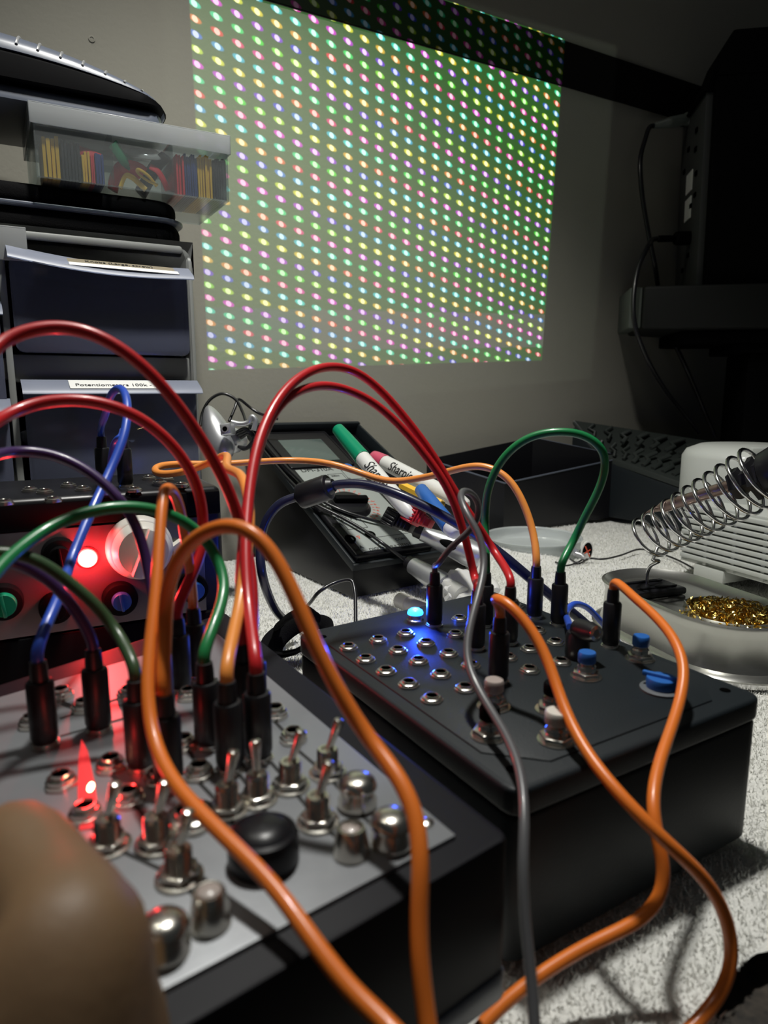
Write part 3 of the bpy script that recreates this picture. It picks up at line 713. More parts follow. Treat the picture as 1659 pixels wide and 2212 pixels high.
cable('bright green patch cable in a wide low arch across the front of the tall synth', 'green',
      [(-110, 1450, .16), (-70, 1320, .175), (0, 1225, .19), (50, 1180, .20), (115, 1135, .21), (200, 1103, .218), (290, 1094, .225), (370, 1112, .232), (430, 1150, .238), (472, 1210, .238), (487, 1285, .230), (478, 1370, .220), (460, 1440)],
      (Z(-120, 1790, ZL), PL['q6']), .0019, group=G)
# short second plug on the tall synth top, with a light blue tail
cable('light blue patch cable tucked behind on the tall synth top', 'blue',
      [(268, 955), (262, 945, .345), (250, 950, .35), (242, 975, .352), (238, 1010, .354), (234, 1040, .37), (240, 1075, .40)],
      (PT['t2'], None), .0016, group=G)
# right-angle plug beside the green cable
th = thing('angled_plug_cable', Z(1250, 1405, ZR), 'short blue cable with an angled black plug on the back edge of the right box', 'cable')
p = Z(1246, 1420, ZR); mb = MB(); mb.lathe([(.0050, .0), (.0054, .002), (.0054, .010), (.0046, .012), (0, .012)], p, (0, 0, 1), segs=26)
mb.lathe([(.0045, 0), (.0045, .008), (.0036, .012)], p+Vector((0, 0, .0135)), (.35, -.85, .12), segs=24)
b_ = mb.build('plug', 'plug', th); mb = MB(); q0 = p+Vector((.0042, -.0102, .0150)); mb.lathe([(.0036, 0), (.0034, .0012), (.002, .0016), (.0018, .001), (0, .001)], q0, (.35, -.85, .12), segs=20); mb.build('plug_screw', 'chrome', b_)
q = relax(spline([p+Vector((-.002, .006, .012)), P(1226, 1318, .372), P(1240, 1305, .378), P(1268, 1312, .385), P(1300, 1345, .39), P(1345, 1400, .40)], 10), 3)
mb = MB(); mb.tube(q, .0017, 12); mb.build('cord', 'blue', th)

# ================================================================= DRAWER CABINET AND THE STACK ON IT
yr = .60; xr_ = (430-829.5)/F_PX/ray(430, 850).y*yr
cf = frame((xr_, yr, 0), wd, Vector((-.5, .866, 0)), (0, 0, 1))    # X right along the wall, Y into it; body is X<0
def cp_(u, v, off=0): return FRhit(cf, u, v, 1, off)
def crect(u0, v0, u1, v1, off=0):
    a, b = cp_(u0, v0, off), cp_(u1, v1, off); return a.x, a.z, b.x, b.z
TOP = cp_(400, 532).z
CB = thing('drawer_cabinet', cf @ Vector((-.12, .07, 0)), 'grey plastic small parts drawer cabinet with translucent drawers, standing against the wall', 'drawer cabinet')
def Cm(): m = MB(); m.X = cf.copy(); return m
xdiv = cp_(22, 700).x
def rrect(x0, z0, x1, z1, r, n_=5):
    o = []
    for cx, cz, a0 in ((x1-r, z1-r, 0), (x0+r, z1-r, 90), (x0+r, z0+r, 180), (x1-r, z0+r, 270)):
        for k in range(n_+1):
            a = math.radians(a0+90*k/n_); o.append((cx+r*math.cos(a), cz+r*math.sin(a)))
    return o
def xzprism(mb, poly, y0, y1, bev=0):
    X_ = mb.X; mb.X = X_ @ Matrix(((1, 0, 0, 0), (0, 0, -1, 0), (0, 1, 0, 0), (0, 0, 0, 1)))  # (x,y,z)->(x,-z,y)
    mb.prism(poly, -y1, -y0, bev); mb.X = X_
# openings
d1 = crect(25, 766, 404, 590); d2 = crect(34, 1030, 418, 832)
z1b, z1t = cp_(240, 766).z, cp_(300, 584).z; z2b, z2t = cp_(240, 1040).z, cp_(240, 832).z
z2b = max(z2b, .012)
xa, xb = cp_(26, 700).x, cp_(400, 700).x
# frame built of walls: outer shell, rails
mb = Cm()
xzprism(mb, rrect(-.32, .0, .0, TOP, .012), .128, .15, .001)                  # back
mb.box((-.32, 0, TOP-.006), (-.008, .15, TOP), .002); mb.box((-.32, 0, 0), (0, .15, .008), .002)
mb.box((xb+.003, 0, .0), (0, .15, TOP-.008), .004, 3)
mb.box((xa-.006, 0, .0), (xa-.001, .15, TOP-.004), .001)
xzprism(mb, rrect(xa-.006, z1t+.001, 0, TOP, .012), .002, .02, .001)
mb.box((xa-.002, .004, z2t+.002), (xb+.004, .15, z1b-.001), .002)
mb.box((-.32, .004, z2t+.004), (xa-.004, .15, z1b-.004), .002)
mb.box((-.32, .004, z1t+.001), (xa-.004, .03, TOP-.004), .002)
mb.box((xa-.002, .004, .0), (xb+.004, .15, z2b-.002), .002)
mb.build('cabinet_body', 'cabgrey', CB)
def drawer(x0, z0, x1, z1, ux, label_args=None, droop=0, inner=None):
    mb = Cm(); t = .0018
    xzprism(mb, rrect(x0, z0, x1, z1-.002, .006), -.004, -.0022, .0004)           # front face
    mb.box((x0+.002, -.003, z0+.001), (x0+.002+t, .12, z1-.006)); mb.box((x1-.002-t, -.003, z0+.001), (x1-.002, .12, z1-.006))
    mb.box((x0+.002, -.003, z0+.001), (x1-.002, .12, z0+.003)); mb.box((x0+.002, .118, z0+.001), (x1-.002, .12, z1-.006))
    d = mb.build('drawer', 'drawer', CB)
    # sloping grip lip with a raised edge
    mb = Cm(); n_ = 16; vs = []; fs = []
    for i in range(n_+1):
        s = i/n_; x = x0-.001+(x1-x0+.003)*s; dz = -droop*math.sin(math.pi*min(1, s*1.05))*.6 + droop*(1-s)**2*1.6
        for (yy, zz) in ((-.003, 0.0), (-.018, -.0075), (-.0195, -.0105), (-.0180, -.0110), (-.0165, -.0085), (-.003, -.0018)): vs.append((x, yy, z1+dz+zz))
    for i in range(n_):
        for k in range(6): fs.append((i*6+k, i*6+(k+1) % 6, (i+1)*6+(k+1) % 6, (i+1)*6+k))
    fs += [tuple(range(6)), tuple(n_*6+k for k in range(5, -1, -1))]
    mb.add(vs, fs); lip = mb.build('drawer_handle', 'drawerlip', d)
    return d
lipw = (z2t)
dr1 = drawer(xa+.001, z1b, xb+.002, z1t+.004, 0, droop=.004)
dr2 = drawer(xa+.003, z2b, xb+.005, z2t+.004, 0)
dl1 = drawer(-.30, z1b-.06, xa-.008, z1t-.03, 0); dl2 = drawer(-.30, z2b, xa-.008, z2t-.01, 0)
# paper labels on the sloping lips
def liplabel(dr, x0, x1, ztop, txt, size, m, y0=-.0045, s0=.12, s1=.95, tilt=0.0, xo=.004, sheets=True):
    # lip slope from (-.003,0) to (-.018,-.0075)
    e = Vector((0, -.015, -.0075)); nn = Vector((0, -.4472, .8944))
    def pt(x, s, o=.0004): return cf @ (Vector((x, -.003, ztop)) + e*s + nn*o + Vector((0, 0, tilt*(x-x0))))
    mb = MB(); a = [pt(x0, s1), pt(x1, s1), pt(x1, s0), pt(x0, s0)]; b = [pt(x0, s1, .0007), pt(x1, s1, .0007), pt(x1, s0, .0007), pt(x0, s0, .0007)]
    mb.hull(a+b); lab = mb.build('paper_label', m, dr)
    xv = (pt(x1, .5)-pt(x0, .5)).normalized(); yv = (pt(x0, s0)-pt(x0, s1)).normalized()
    text('lettering', txt, size, frame(pt(x0+xo, s1-(s1-s0)*.25, .0009), xv, yv, xv.cross(yv)), 'ink', dr, .00008)
xl0, xl1 = cp_(150, 835, -.012).x, cp_(338, 835, -.012).x
liplabel(dr2, xl0, xl1, z2t+.004, 'Potentiometers 100k - 1M', .0062, 'paper')
xl0, xl1 = cp_(82, 560, -.012).x, cp_(378, 590, -.012).x
liplabel(dr1, xl0, xl1, z1t+.0045, 'Knobs (Large, screw)', .0058, 'kraft', xo=.032, s1=.60, tilt=-.01)
liplabel(dr1, xl0-.004, xl1+.002, z1t+.0045, '', .006, 'paper', s0=.60, s1=1.0, tilt=-.01)
# crumpled parts bags and shafts inside the lower drawer
rng = random.Random(5)
for (u, v, r) in ((120, 950, .022), (185, 975, .018), (250, 930, .024)):
    q = cp_(u, v, .012); bm = bmesh.new(); bmesh.ops.create_icosphere(bm, subdivisions=3, radius=r)
    for vv in bm.verts: vv.co *= 1+.5*noise.noise(vv.co*90+Vector((u, 0, 0))); vv.co.y *= .35; vv.co.z *= .75
    mb = Cm(); X_ = mb.X; mb.X = cf @ Matrix.Translation((q.x, .012+.008, max(z2b+.004+r*.7, q.z))); mb.frombm(bm)
    o = mb.build('parts_bag', 'clear', None, smooth=False)
    tag(o, {120: 'crumpled clear parts bag at the left inside the lower drawer', 185: 'small crumpled clear parts bag low in the lower drawer', 250: 'crumpled clear parts bag near the middle of the lower drawer'}[u], 'bag', 'parts bags in the lower drawer')
for (u, v, a, L_) in ((296, 932, .3, .012), (330, 948, -.1, .010), (352, 962, .2, .012)):
    q = cp_(u, v, .014); d = (cf.to_3x3() @ Vector((math.cos(a), .1, math.sin(a)))).normalized(); mb = MB()
    mb.lathe([(.0030, 0), (.0030, L_), (.0026, L_+.0004), (.0026, L_+.003), (0, L_+.003)], cf @ Vector((q.x, .014, q.z)), d, segs=18)
    single(mb, 'potentiometer_shaft', 'brass', {296: 'brass threaded shaft glinting highest inside the lower drawer', 330: 'brass threaded shaft in the middle inside the lower drawer', 352: 'brass threaded shaft lowest at the right inside the drawer'}[u], 'component', 'brass shafts in the lower drawer')
# grey tape over the cabinet's top edge
mb = Cm(); q = crect(0, 560, 60, 500)
q1 = cp_(-10, 560, -.004); q2 = cp_(58, 520, -.004)
mb.box((q1.x-.03, -.0045, q1.z), (q2.x, -.002, TOP+.001), .0008); mb.box((q1.x-.03, -.0045, TOP-.0005), (q2.x, .03, TOP+.0012), .0005)
single(mb, 'sticky_tape', 'tape', 'strip of shiny grey tape over the top left edge of the cabinet', 'tape')

# zip case
def roundslab(fr_, x0, y0, x1, y1, z0, z1, r, bev, name, m, parent=None, flare=0):
    mb = MB(); mb.X = fr_.copy(); o = []
    for cx, cy, a0 in ((x1-r, y1-r, 0), (x0+r, y1-r, 90), (x0+r, y0+r, 180), (x1-r, y0+r, 270)):
        for k in range(7):
            a = math.radians(a0+90*k/6); o.append((cx+r*math.cos(a), cy+r*math.sin(a)))
    mb.prism(o, z0, z1, bev, segs=4); return mb
zc = thing('zip_case', cf @ Vector((-.15, .06, TOP)), 'black fabric zip case lying on top of the drawer cabinet', 'case')
q = cp_(408, 470, .0); xzr = q.x-.002; zz0 = TOP+.0006; zz1 = cp_(300, 418, 0).z
H = zz1-zz0
roundslab(cf, -.30, .006, xzr, .135, zz0, zz0+H*.52, .022, .007, '', '').build('lower_shell', 'fabricblack', zc)
roundslab(cf, -.298, .008, xzr-.002, .133, zz0+H*.56, zz1, .022, .006, '', '').build('upper_shell', 'fabricblack', zc)
roundslab(cf, -.302, .003, xzr+.003, .138, zz0+H*.50, zz0+H*.585, .024, .001, '', '').build('zip_band', 'greyshell', zc)
# clear organiser box
of_a = cp_(80, 385, -.01); of = frame(cf @ Vector((cp_(495, 428, -.008).x, -.008, zz1+.0008)), Vector((math.sin(math.radians(61)), math.cos(math.radians(61)), 0)), Vector((-math.cos(math.radians(61)), math.sin(math.radians(61)), 0)), (0, 0, 1))
xl = FRhit(of, 80, 388, 1, 0).x; hb = FRhit(of, 500, 318, 1, 0).z
OB = thing('organizer_box', of @ Vector((xl/2, .05, 0)), 'clear plastic compartment box of coloured heat shrink, on the black zip case', 'box')
Dp = .095; T_ = .0012; zz = .0
def Om(): m = MB(); m.X = of.copy(); return m
hb = .041; hl = .0505
mb = Om(); mb.box((xl, 0, 0), (0, T_, hb), .0004); mb.box((xl, Dp-T_, 0), (0, Dp, hb), .0004)
mb.box((xl, 0, 0), (xl+T_, Dp, hb), .0004); mb.box((-T_, 0, 0), (0, Dp, hb), .0004); trb = mb.build('tray', 'clear', OB)
mb = Om(); mb.box((xl+.001, .001, 0), (-.001, Dp-.001, T_)); mb.build('tray_floor', 'veryclear', OB)
xd1 = FRhit(of, 243, 350, 1, 0).x; xd2 = FRhit(of, 374, 370, 1, 0).x
for x in (xd1, xd2): mb = Om(); mb.box((x-.0007, T_, T_), (x+.0007, Dp-T_, hb-.001)); mb.build('divider', 'clear', OB)
mb = Om(); e_ = .0022
mb.box((xl-e_, -e_, hl-T_), (e_, Dp+e_, hl), .0005); mb.box((xl-e_, -e_, hl-.0145), (e_, -e_+T_, hl-T_*.6), .0004); mb.box((xl-e_, Dp+e_-T_, hl-.0145), (e_, Dp+e_, hl-T_*.6), .0004)
mb.box((xl-e_, -e_, hl-.0145), (xl-e_+T_, Dp+e_, hl-T_*.6), .0004); mb.box((e_-T_, -e_, hl-.0145), (e_, Dp+e_, hl-T_*.6), .0004); mb.build('lid', 'clearlid', OB)
# heat shrink bundles
def strip(x0, z0, x1, z1, m, label, k=7, depth_=.06):
    mb = Om()
    for i in range(k):
        x = x0+(x1-x0)*(i+.5)/k; wx = (x1-x0)/k*.40; jy = rng.uniform(-.001, .001); jz = rng.uniform(-.0018, .0012)
        a = [(x-wx, .003+jy, z0), (x+wx, .003+jy, z0), (x+wx*1.2, depth_, z0), (x-wx*1.2, depth_, z0)]
        b = [(x-wx+rng.uniform(-.0004, .0004), .003+jy, z1+jz), (x+wx, .003+jy, z1+jz), (x+wx, depth_, z1+jz), (x-wx, depth_, z1+jz)]
        mb.hull([Vector(q) for q in a+b], .0002, 1)
    return single(mb, 'heat_shrink_bundle', m, label, 'heat shrink', 'heat shrink tubing in the clear box')
def ox(u): return FRhit(of, u, 370, 1, .003).x
strip(ox(380), T_+.0003, ox(398), .031, 'tubered', 'narrow red heat shrink bundle in the right compartment', 3)
strip(ox(399), T_+.0003, ox(426), .032, 'tubeblue', 'navy blue heat shrink bundle in the right compartment', 6)
strip(ox(427), T_+.0003, ox(458), .033, 'yellow', 'yellow heat shrink bundle standing in the right compartment', 6)
strip(ox(459), T_+.0003, ox(489), .032, 'tubeblack', 'black heat shrink bundle at the right end of the clear box', 6)
strip(ox(94), T_+.0003, ox(132), .030, 'yellow', 'tan yellow heat shrink bundle at the left end of the clear box', 4, .04)
strip(ox(134), T_+.0003, ox(176), .029, 'tubeblack', 'black heat shrink bundle in the left compartment', 6, .04)
strip(ox(178), T_+.0003, ox(196), .022, 'yellow', 'short tan heat shrink bundle in the left compartment', 3, .04)
strip(ox(197), T_+.0003, ox(206), .022, 'tubered', 'thin red heat shrink bundle beside the short blue one', 2, .04)
strip(ox(207), T_+.0003, ox(226), .022, 'tubeblue', 'short blue heat shrink bundle by the first divider', 3, .04)
def ribbon(pts, m, label, w_=.006, yb=.006):
    mb = Om(); q = spline([Vector((FRhit(of, u, v, 1, yb).x, yb+dy_, FRhit(of, u, v, 1, yb).z)) for u, v, dy_ in pts], 8)
    mb.tube(q, w_/2, 10, flat=.35); return single(mb, 'heat_shrink_tube', m, label, 'heat shrink', 'heat shrink tubing in the clear box')
ribbon([(118, 310, .03), (150, 302, .02), (185, 318, .012), (218, 337, .006)], 'tubered', 'flat red tube lying across the top of the left compartment', .010)
ribbon([(120, 318, .04), (140, 308, .03), (165, 304, .03)], 'tubered', 'dark red tube end behind the flat red tube', .008)
ribbon([(246, 305, .006), (258, 320, .008), (270, 335, .010), (295, 340, .02)], 'tubegreen', 'green heat shrink tube in the middle compartment', .012)
ribbon([(262, 402, .006), (275, 375, .006), (290, 378, .008), (306, 392, .008), (318, 406, .006)], 'yellow', 'lower folded yellow tube in the middle compartment', .0042)
ribbon([(344, 396, .006), (320, 385, .006), (300, 368, .006), (304, 361, .008), (325, 372, .010), (345, 394, .012)], 'yellow', 'upper folded yellow tube in the middle compartment', .0034)
ribbon([(250, 400, .016), (256, 370, .016), (270, 350, .016), (300, 352, .016), (318, 362, .018)], 'tubered', 'red tube arching behind the folded yellow tubes', .012)
ribbon([(330, 350, .012), (348, 362, .012), (362, 385, .012), (370, 404, .012)], 'tubered', 'red tube curving down beside the second divider', .008)
ribbon([(318, 400, .03), (335, 368, .03), (352, 338, .02), (368, 326, .014)], 'tubeblack', 'black tube slanting up at the second divider', .014)
ribbon([(290, 312, .02), (310, 322, .012), (335, 325, .012), (350, 316, .02)], 'heatclear', 'clear tube lying on top in the middle compartment', .012)
# hard case with ribbed lid on top
hf = frame(of @ Vector((FRhit(of, 362, 270, 1, .004).x, .004, hl+.0008)), of.to_3x3() @ Vector((1, 0, 0)), of.to_3x3() @ Vector((0, 1, 0)), (0, 0, 1))
HC = thing('hard_case', hf @ Vector((-.1, .05, 0)), 'dark ribbed hard shell case topping the stack on the cabinet', 'case')
def Hm(): m = MB(); m.X = hf.copy(); return m
xlen = .36
zplus = .010
pz = [(0.0, FRhit(hf, 366, 222, 1, 0).z), (-.03, FRhit(hf, 330, 148, 1, 0).z), (-.10, FRhit(hf, 200, 95, 1, 0).z), (-.17, FRhit(hf, 60, 76, 1, 0).z), (-.26, FRhit(hf, 10, 72, 1, 0).z)]
zr = FRhit(hf, 366, 240, 1, 0).z+.004; ztop = FRhit(hf, 20, 76, 1, 0).z+.010
def hz(x):   # lid crown height along x (rounded at the right end)
    s = min(1, max(0, -x/.14)); return zr*.78+(ztop-zr*.78)*math.sin(s*math.pi/2)**.62
def slabprof(fn_z, x0, x1, ya, yb_, zlo, n_=30, r=.03, ey=.5, ez=.35):
    vs = []; fs = []; zl = zlo if callable(zlo) else (lambda x: zlo)
    xs = [x0+(x1-x0)*math.sin(math.pi/2*i/n_) for i in range(n_+1)]
    m_ = 18
    for x in xs:
        e = max(0.0, min(1.0, (x1-x)/r)); sq = math.sqrt(max(0, 1-(1-e)**2)) if x > x1-r else 1
        yc = (ya+yb_)/2; hw = (yb_-ya)/2*(.5+.5*sq)
        for k in range(m_+1):
            a = math.pi*k/m_; y = yc-hw*math.copysign(abs(math.cos(a))**ey, math.cos(a)); z = zl(x)+(fn_z(x)-zl(x))*(math.sin(a)**ez if math.sin(a) > 1e-6 else 0)
            vs.append((x, y, z))
    for i in range(n_):
        for k in range(m_): fs.append((i*(m_+1)+k, i*(m_+1)+k+1, (i+1)*(m_+1)+k+1, (i+1)*(m_+1)+k))
        fs.append((i*(m_+1), (i+1)*(m_+1), (i+1)*(m_+1)+m_, i*(m_+1)+m_))
    fs += [tuple(range(m_+1)), tuple(n_*(m_+1)+k for k in range(m_, -1, -1))]
    return vs, fs
def zb_(x): return .0125+(hz(x)-.0125)*.50
mb = Hm(); mb.add(*slabprof(lambda x: .0125, -xlen, .000, 0, .11, 0.0, r=.012)); mb.build('lower_tray', 'greyshell', HC)
mb = Hm(); mb.add(*slabprof(zb_, -xlen, .004, -.004, .115, .0125, r=.02, ey=.15, ez=.12)); mb.build('case_band', 'black', HC)
mb = Hm(); mb.add(*slabprof(hz, -xlen, .003, -.004, .115, lambda x: zb_(x)-.0005, r=.022, ey=.6, ez=.9)); lidh = mb.build('lid', 'greyshell', HC)
for k, (u, v) in enumerate(((48, 95), (93, 100), (141, 112), (188, 124), (236, 140), (277, 153), (314, 170))):
    x = FRhit(hf, u, v, 1, .0).x; mb = Hm(); pts = []
    for i in range(10):
        a = math.radians(12+5.5*i); y = .0555-.0597*abs(math.cos(a))**.6; z = zb_(x)+(hz(x)-zb_(x))*(math.sin(a)**.9)+.0003
        pts.append(Vector((x-.004*(1-i/9), y, z)))
    mb.tube(pts, .0010, 8); mb.build('rib', 'silver', lidh)  # silver colour stands in for the bright glints along the ribs

# ================================================================= METER IN ITS TRAY, MARKERS
m0 = P(768, 1216, .606); m1 = P(542, 936, .757)
yv = (m1-m0).normalized(); xv = Vector((.80, .60, 0)); xv = (xv-yv*xv.dot(yv)).normalized(); zv = xv.cross(yv)
mf = frame(m0, xv, yv, zv)
def mp(u, v, off=0): return FRhit(mf, u, v, 2, off)
Lm = (m1-m0).length
def Mm(): m = MB(); m.X = mf.copy(); return m
TRY = thing('meter_tray', Vector((m0.x, m0.y+.08, 0)), 'black plastic case holding the meter and markers, sloping up towards the wall', 'case')
wt = mp(752, 893).x
wt = .135
# sloping wedge under the tray
lowpts = [Vector((*(mf @ Vector((x, y, -.004))).xy, -.002)) for x, y in ((-.002, 0), (wt, 0), (wt, Lm), (-.002, Lm))]
toppts = [mf @ Vector((x, y, -.004)) for x, y in ((-.002, 0), (wt, 0), (wt, Lm), (-.002, Lm))]
mb = MB(); mb.hull(lowpts+toppts, .002); mb.build('wedge_body', 'blackgloss', TRY)
mb = Mm()
for lo, hi in (((-.004, -.002, -.006), (-.001, Lm, .002)), ((wt, -.002, -.006), (wt+.003, Lm, .010)), ((-.004, Lm-.003, -.006), (wt+.003, Lm+.002, .012)), ((-.004, -.004, -.006), (wt+.003, -.001, .001))): mb.box(lo, hi, .0009)
mb.build('rim', 'blackcase', TRY)
# the meter
fc = [mp(594, 1016, .008), mp(768, 1203, .008), mp(900, 1172, .008), mp(775, 999, .008)]
mw = .088
MT = thing('multimeter', mf @ Vector((mw/2, Lm*.45, -.0035)), 'black digital multimeter with grey printed face lying in the black sloping case', 'multimeter')
mh = Lm*.965
mb = Mm(); mb.box((.0005, .002, -.0035), (mw, mh, .0062), .0028, 4); mb.build('meter_body', 'blackgloss', MT)
yf0 = .006; yf1 = mp(594, 1016, .008).y
mb = Mm(); mb.box((.009, .0055, .0060), (mw-.008, yf1, .0070), .0004); face = mb.build('face_plate', 'facegrey', MT)
mb = Mm(); mb.box((.006, yf1+.003, .0055), (mw-.005, mh-.006, .0075), .002, 3); mb.build('display_bezel', 'blackgloss', MT)
s0, s1 = mp(598, 985, .008), mp(712, 950, .008)
mb = Mm(); mb.box((.017, yf1+.014, .0073), (mw-.018, mh-.022, .0079), .0004); mb.build('display', 'lcd', MT)
kc = mp(742, 1092, .008)
kc = Vector((.046, yf1*.52, .007))
kc = Vector((mp(755, 1090, .008).x, mp(755, 1090, .008).y, .007))
mb = Mm(); mb.lathe([(.0215, 0), (.0215, .001), (.019, .0025), (.018, .0045), (.0165, .005), (0, .005)], kc, segs=40); kd = mb.build('range_dial', 'blackgloss', MT)
mb = Mm(); X_ = mb.X; mb.X = mf @ Matrix.Translation(kc) @ Matrix.Rotation(math.radians(-8), 4, 'Z'); mb.box((-.0175, -.0035, .004), (.0175, .0035, .0105), .0012); mb.build('dial_grip', 'black', kd)
for (u, v, n_) in ((757, 1162, 'COM'), (800, 1153, '')):
    q = mp(u, v, .008); mb = Mm(); mb.lathe([(.0052, 0), (.0052, .0008), (.0036, .001), (.0032, -.0005), (0, -.0005)], (q.x, q.y, .007), segs=24, close=False); mb.build('input_socket', 'hole', MT)
q = mp(752, 1006, .008); mb = Mm(); mb.lathe([(.0045, 0), (.0045, .0012), (.0036, .0016), (0, .0016)], (q.x, q.y, .007), segs=24); c_ = mb.build('transistor_socket', 'bluecap', MT)
def mtext(s, u, v, size, m='ink', sq=1.0):
    q = mp(u, v, .0072); text('lettering', s, size, mf @ Matrix.Translation((q.x, q.y, .00725)), m, face, .00006, squash=sq)
mtext('DM-310A', 652, 1020, .0085, 'ink', 1.1)
mtext('200m', 716, 1030, .0045); mtext('20', 752, 1036, .0042); mtext('OFF', 694, 1030, .0042)
mtext('hFE', 676, 1098, .0048); mtext('200µ', 690, 1106, .0048); mtext('2m', 706, 1112, .0048); mtext('20m', 716, 1120, .0048); mtext('200m', 734, 1126, .0048)
mtext('DCA', 717, 1138, .0058); mtext('10A', 766, 1187, .0062); mtext('A', 818, 1176, .0055); mtext('DIGITAL MULTITEST', 800, 1190, .0052); mtext('COM', 856, 1168, .005); mtext('\u2207', 774, 1164, .006, 'redink')
rl = Mm()
for k in range(15):
    a = math.radians(-60+k*11); r0, r1 = .0235, .0275
    for rr, wd_ in ((r0, .0004),):
        c_, s_ = math.cos(a), math.sin(a); X_ = rl.X; rl.X = mf @ Matrix.Translation(kc+Vector((0, 0, .0001))) @ Matrix.Rotation(a, 4, 'Z')
        rl.box((.0235, -.0003, 0), (.0262, .0003, .0002)); rl.box((.0275, -.0008, 0), (.0300 if k % 2 else .0315, -.0002, .0002)); rl.box((.0275, .0006, 0), (.0295, .0010, .0002)); rl.X = X_
rl.build('dial_marks', 'redink', face, smooth=False)
rl = Mm()
for k in range(14):
    a = math.radians(100+k*12); X_ = rl.X; rl.X = mf @ Matrix.Translation(kc+Vector((0, 0, .0001))) @ Matrix.Rotation(a, 4, 'Z'); rl.box((.0232, -.0005, 0), (.0255, .0005, .0002)); rl.X = X_
def outline(x0_, y0_, x1_, y1_, w_=.0004):
    for lo, hi in (((x0_, y0_), (x1_, y0_+w_)), ((x0_, y1_-w_), (x1_, y1_)), ((x0_, y0_), (x0_+w_, y1_)), ((x1_-w_, y0_), (x1_, y1_))): rl.box((*lo, .0070), (*hi, .0072))
a_ = mp(716, 1142, .0075); b_ = mp(690, 1092, .0075); outline(.012, min(a_.y, b_.y)-.004, .034, max(a_.y, b_.y), .0005)
outline(.040, yf1-.026, .058, yf1-.012); outline(.060, yf1-.024, .078, yf1-.006); rl.box((.030, .022, .007), (.070, .0224, .0072))
rl.build('printed_lines', 'ink', face, smooth=False)

# felt markers
def marker(a, b, cap_m, label, txt=None, roll=0, r=.0062, capfrac=.40, txtpos=.5, tip=False, txtsize=.0125, flip=False, clip=True):
    """a: cap end, b: tail end"""
    d = (b-a); Ln = d.length; d.normalize()
    th = thing('marker', (a+b)/2, label, 'marker', 'felt markers beside the meter')
    mb = MB(); cl = Ln*capfrac
    mb.lathe([(0, -.0005), (r*.70, 0), (r*.84, .001), (r*.95, cl*.35), (r*1.04, cl*.94), (r*1.06, cl*.97), (r*1.04, cl), (r*.9, cl)], a, d, segs=28)
    mb.build('cap', cap_m, th)
    mb = MB(); mb.lathe([(r*.88, cl-.001), (r, cl+.0008), (r, Ln*.86), (r*.93, Ln*.93), (r*.7, Ln*.985), (r*.45, Ln), (0, Ln)], a, d, segs=28); br = mb.build('barrel', 'white', th)
    if txt:
        toC = (C-(a+b)/2); zz_ = (toC-d*toC.dot(d)).normalized(); zz_ = Matrix.Rotation(roll, 3, d) @ zz_; yy = zz_.cross(d)
        if flip: xx = -d; yy = zz_.cross(xx)
        else: xx = d
        o = a+d*Ln*txtpos
        # bend each letter onto the barrel surface
        cu = bpy.data.curves.new('t', 'FONT'); cu.body = txt; cu.size = txtsize; cu.extrude = .0001; cu.shear = .35
        ob = bpy.data.objects.new('t', cu); COL.objects.link(ob); bpy.context.view_layer.update()
        me = bpy.data.meshes.new_from_object(ob.evaluated_get(bpy.context.evaluated_depsgraph_get())); bpy.data.objects.remove(ob); bpy.data.curves.remove(cu)
        off = Vector(th['_w'])
        bm = bmesh.new(); bm.from_mesh(me); bmesh.ops.triangulate(bm, faces=bm.faces[:])
        bmesh.ops.subdivide_edges(bm, edges=[e for e in bm.edges if e.calc_length() > .0008], cuts=5, use_grid_fill=False); bmesh.ops.triangulate(bm, faces=bm.faces[:]); bm.to_mesh(me); bm.free()
        for v in me.vertices:
            an = (v.co.y-.004)/r; rr = r+.00020+(v.co.z)*.8
            v.co = o+xx*v.co.x*.85+yy*math.sin(an)*rr+zz_*math.cos(an)*rr-off
        me.materials.clear(); me.materials.append(M['ink']); q = bpy.data.objects.new('lettering', me); COL.objects.link(q); q.parent = br; br['_w'] = tuple(off)
    return th
marker(P(729, 926, .60), P(893, 1118, .52), 'greencap', 'felt marker with green cap lying highest along the meter side', 'Sharpie', roll=-.1, capfrac=.36, txtpos=.46, r=.0064)
marker(P(806, 986, .64), P(1010, 1092, .555), 'pinkcap', 'felt marker with pink cap crossing behind the green capped one', 'Sharpie', roll=.05, capfrac=.14, txtpos=.24, r=.0068)
marker(Z(992, 1192, .010), Z(1072, 1276, .008), 'black', 'white felt marker lying on the towel behind the right box', 'Sharpie', roll=.3, capfrac=.06, txtpos=.22, r=.0062)
marker(P(908, 1056, .52), P(985, 1155, .47), 'bluecap', 'felt marker with bright blue cap next to the red plug', None, capfrac=.85, r=.0058)
# orange pencil
a, b = P(868, 1048, .585), P(952, 1088, .54); d = (b-a).normalized(); mb = MB(); mb.lathe([(.0036, 0), (.0036, (b-a).length), (.003, (b-a).length+.001), (0, (b-a).length+.0012)], a, d, segs=6)
PN = thing('pencil', a, 'short orange pencil end poking out under the white markers', 'pencil'); mb.build('barrel', 'yellow', PN); mb = MB(); mb.lathe([(.0026, 0), (.0026, .0015), (0, .0016)], b+d*.001, d, segs=16); mb.build('end_ring', 'brass', PN)
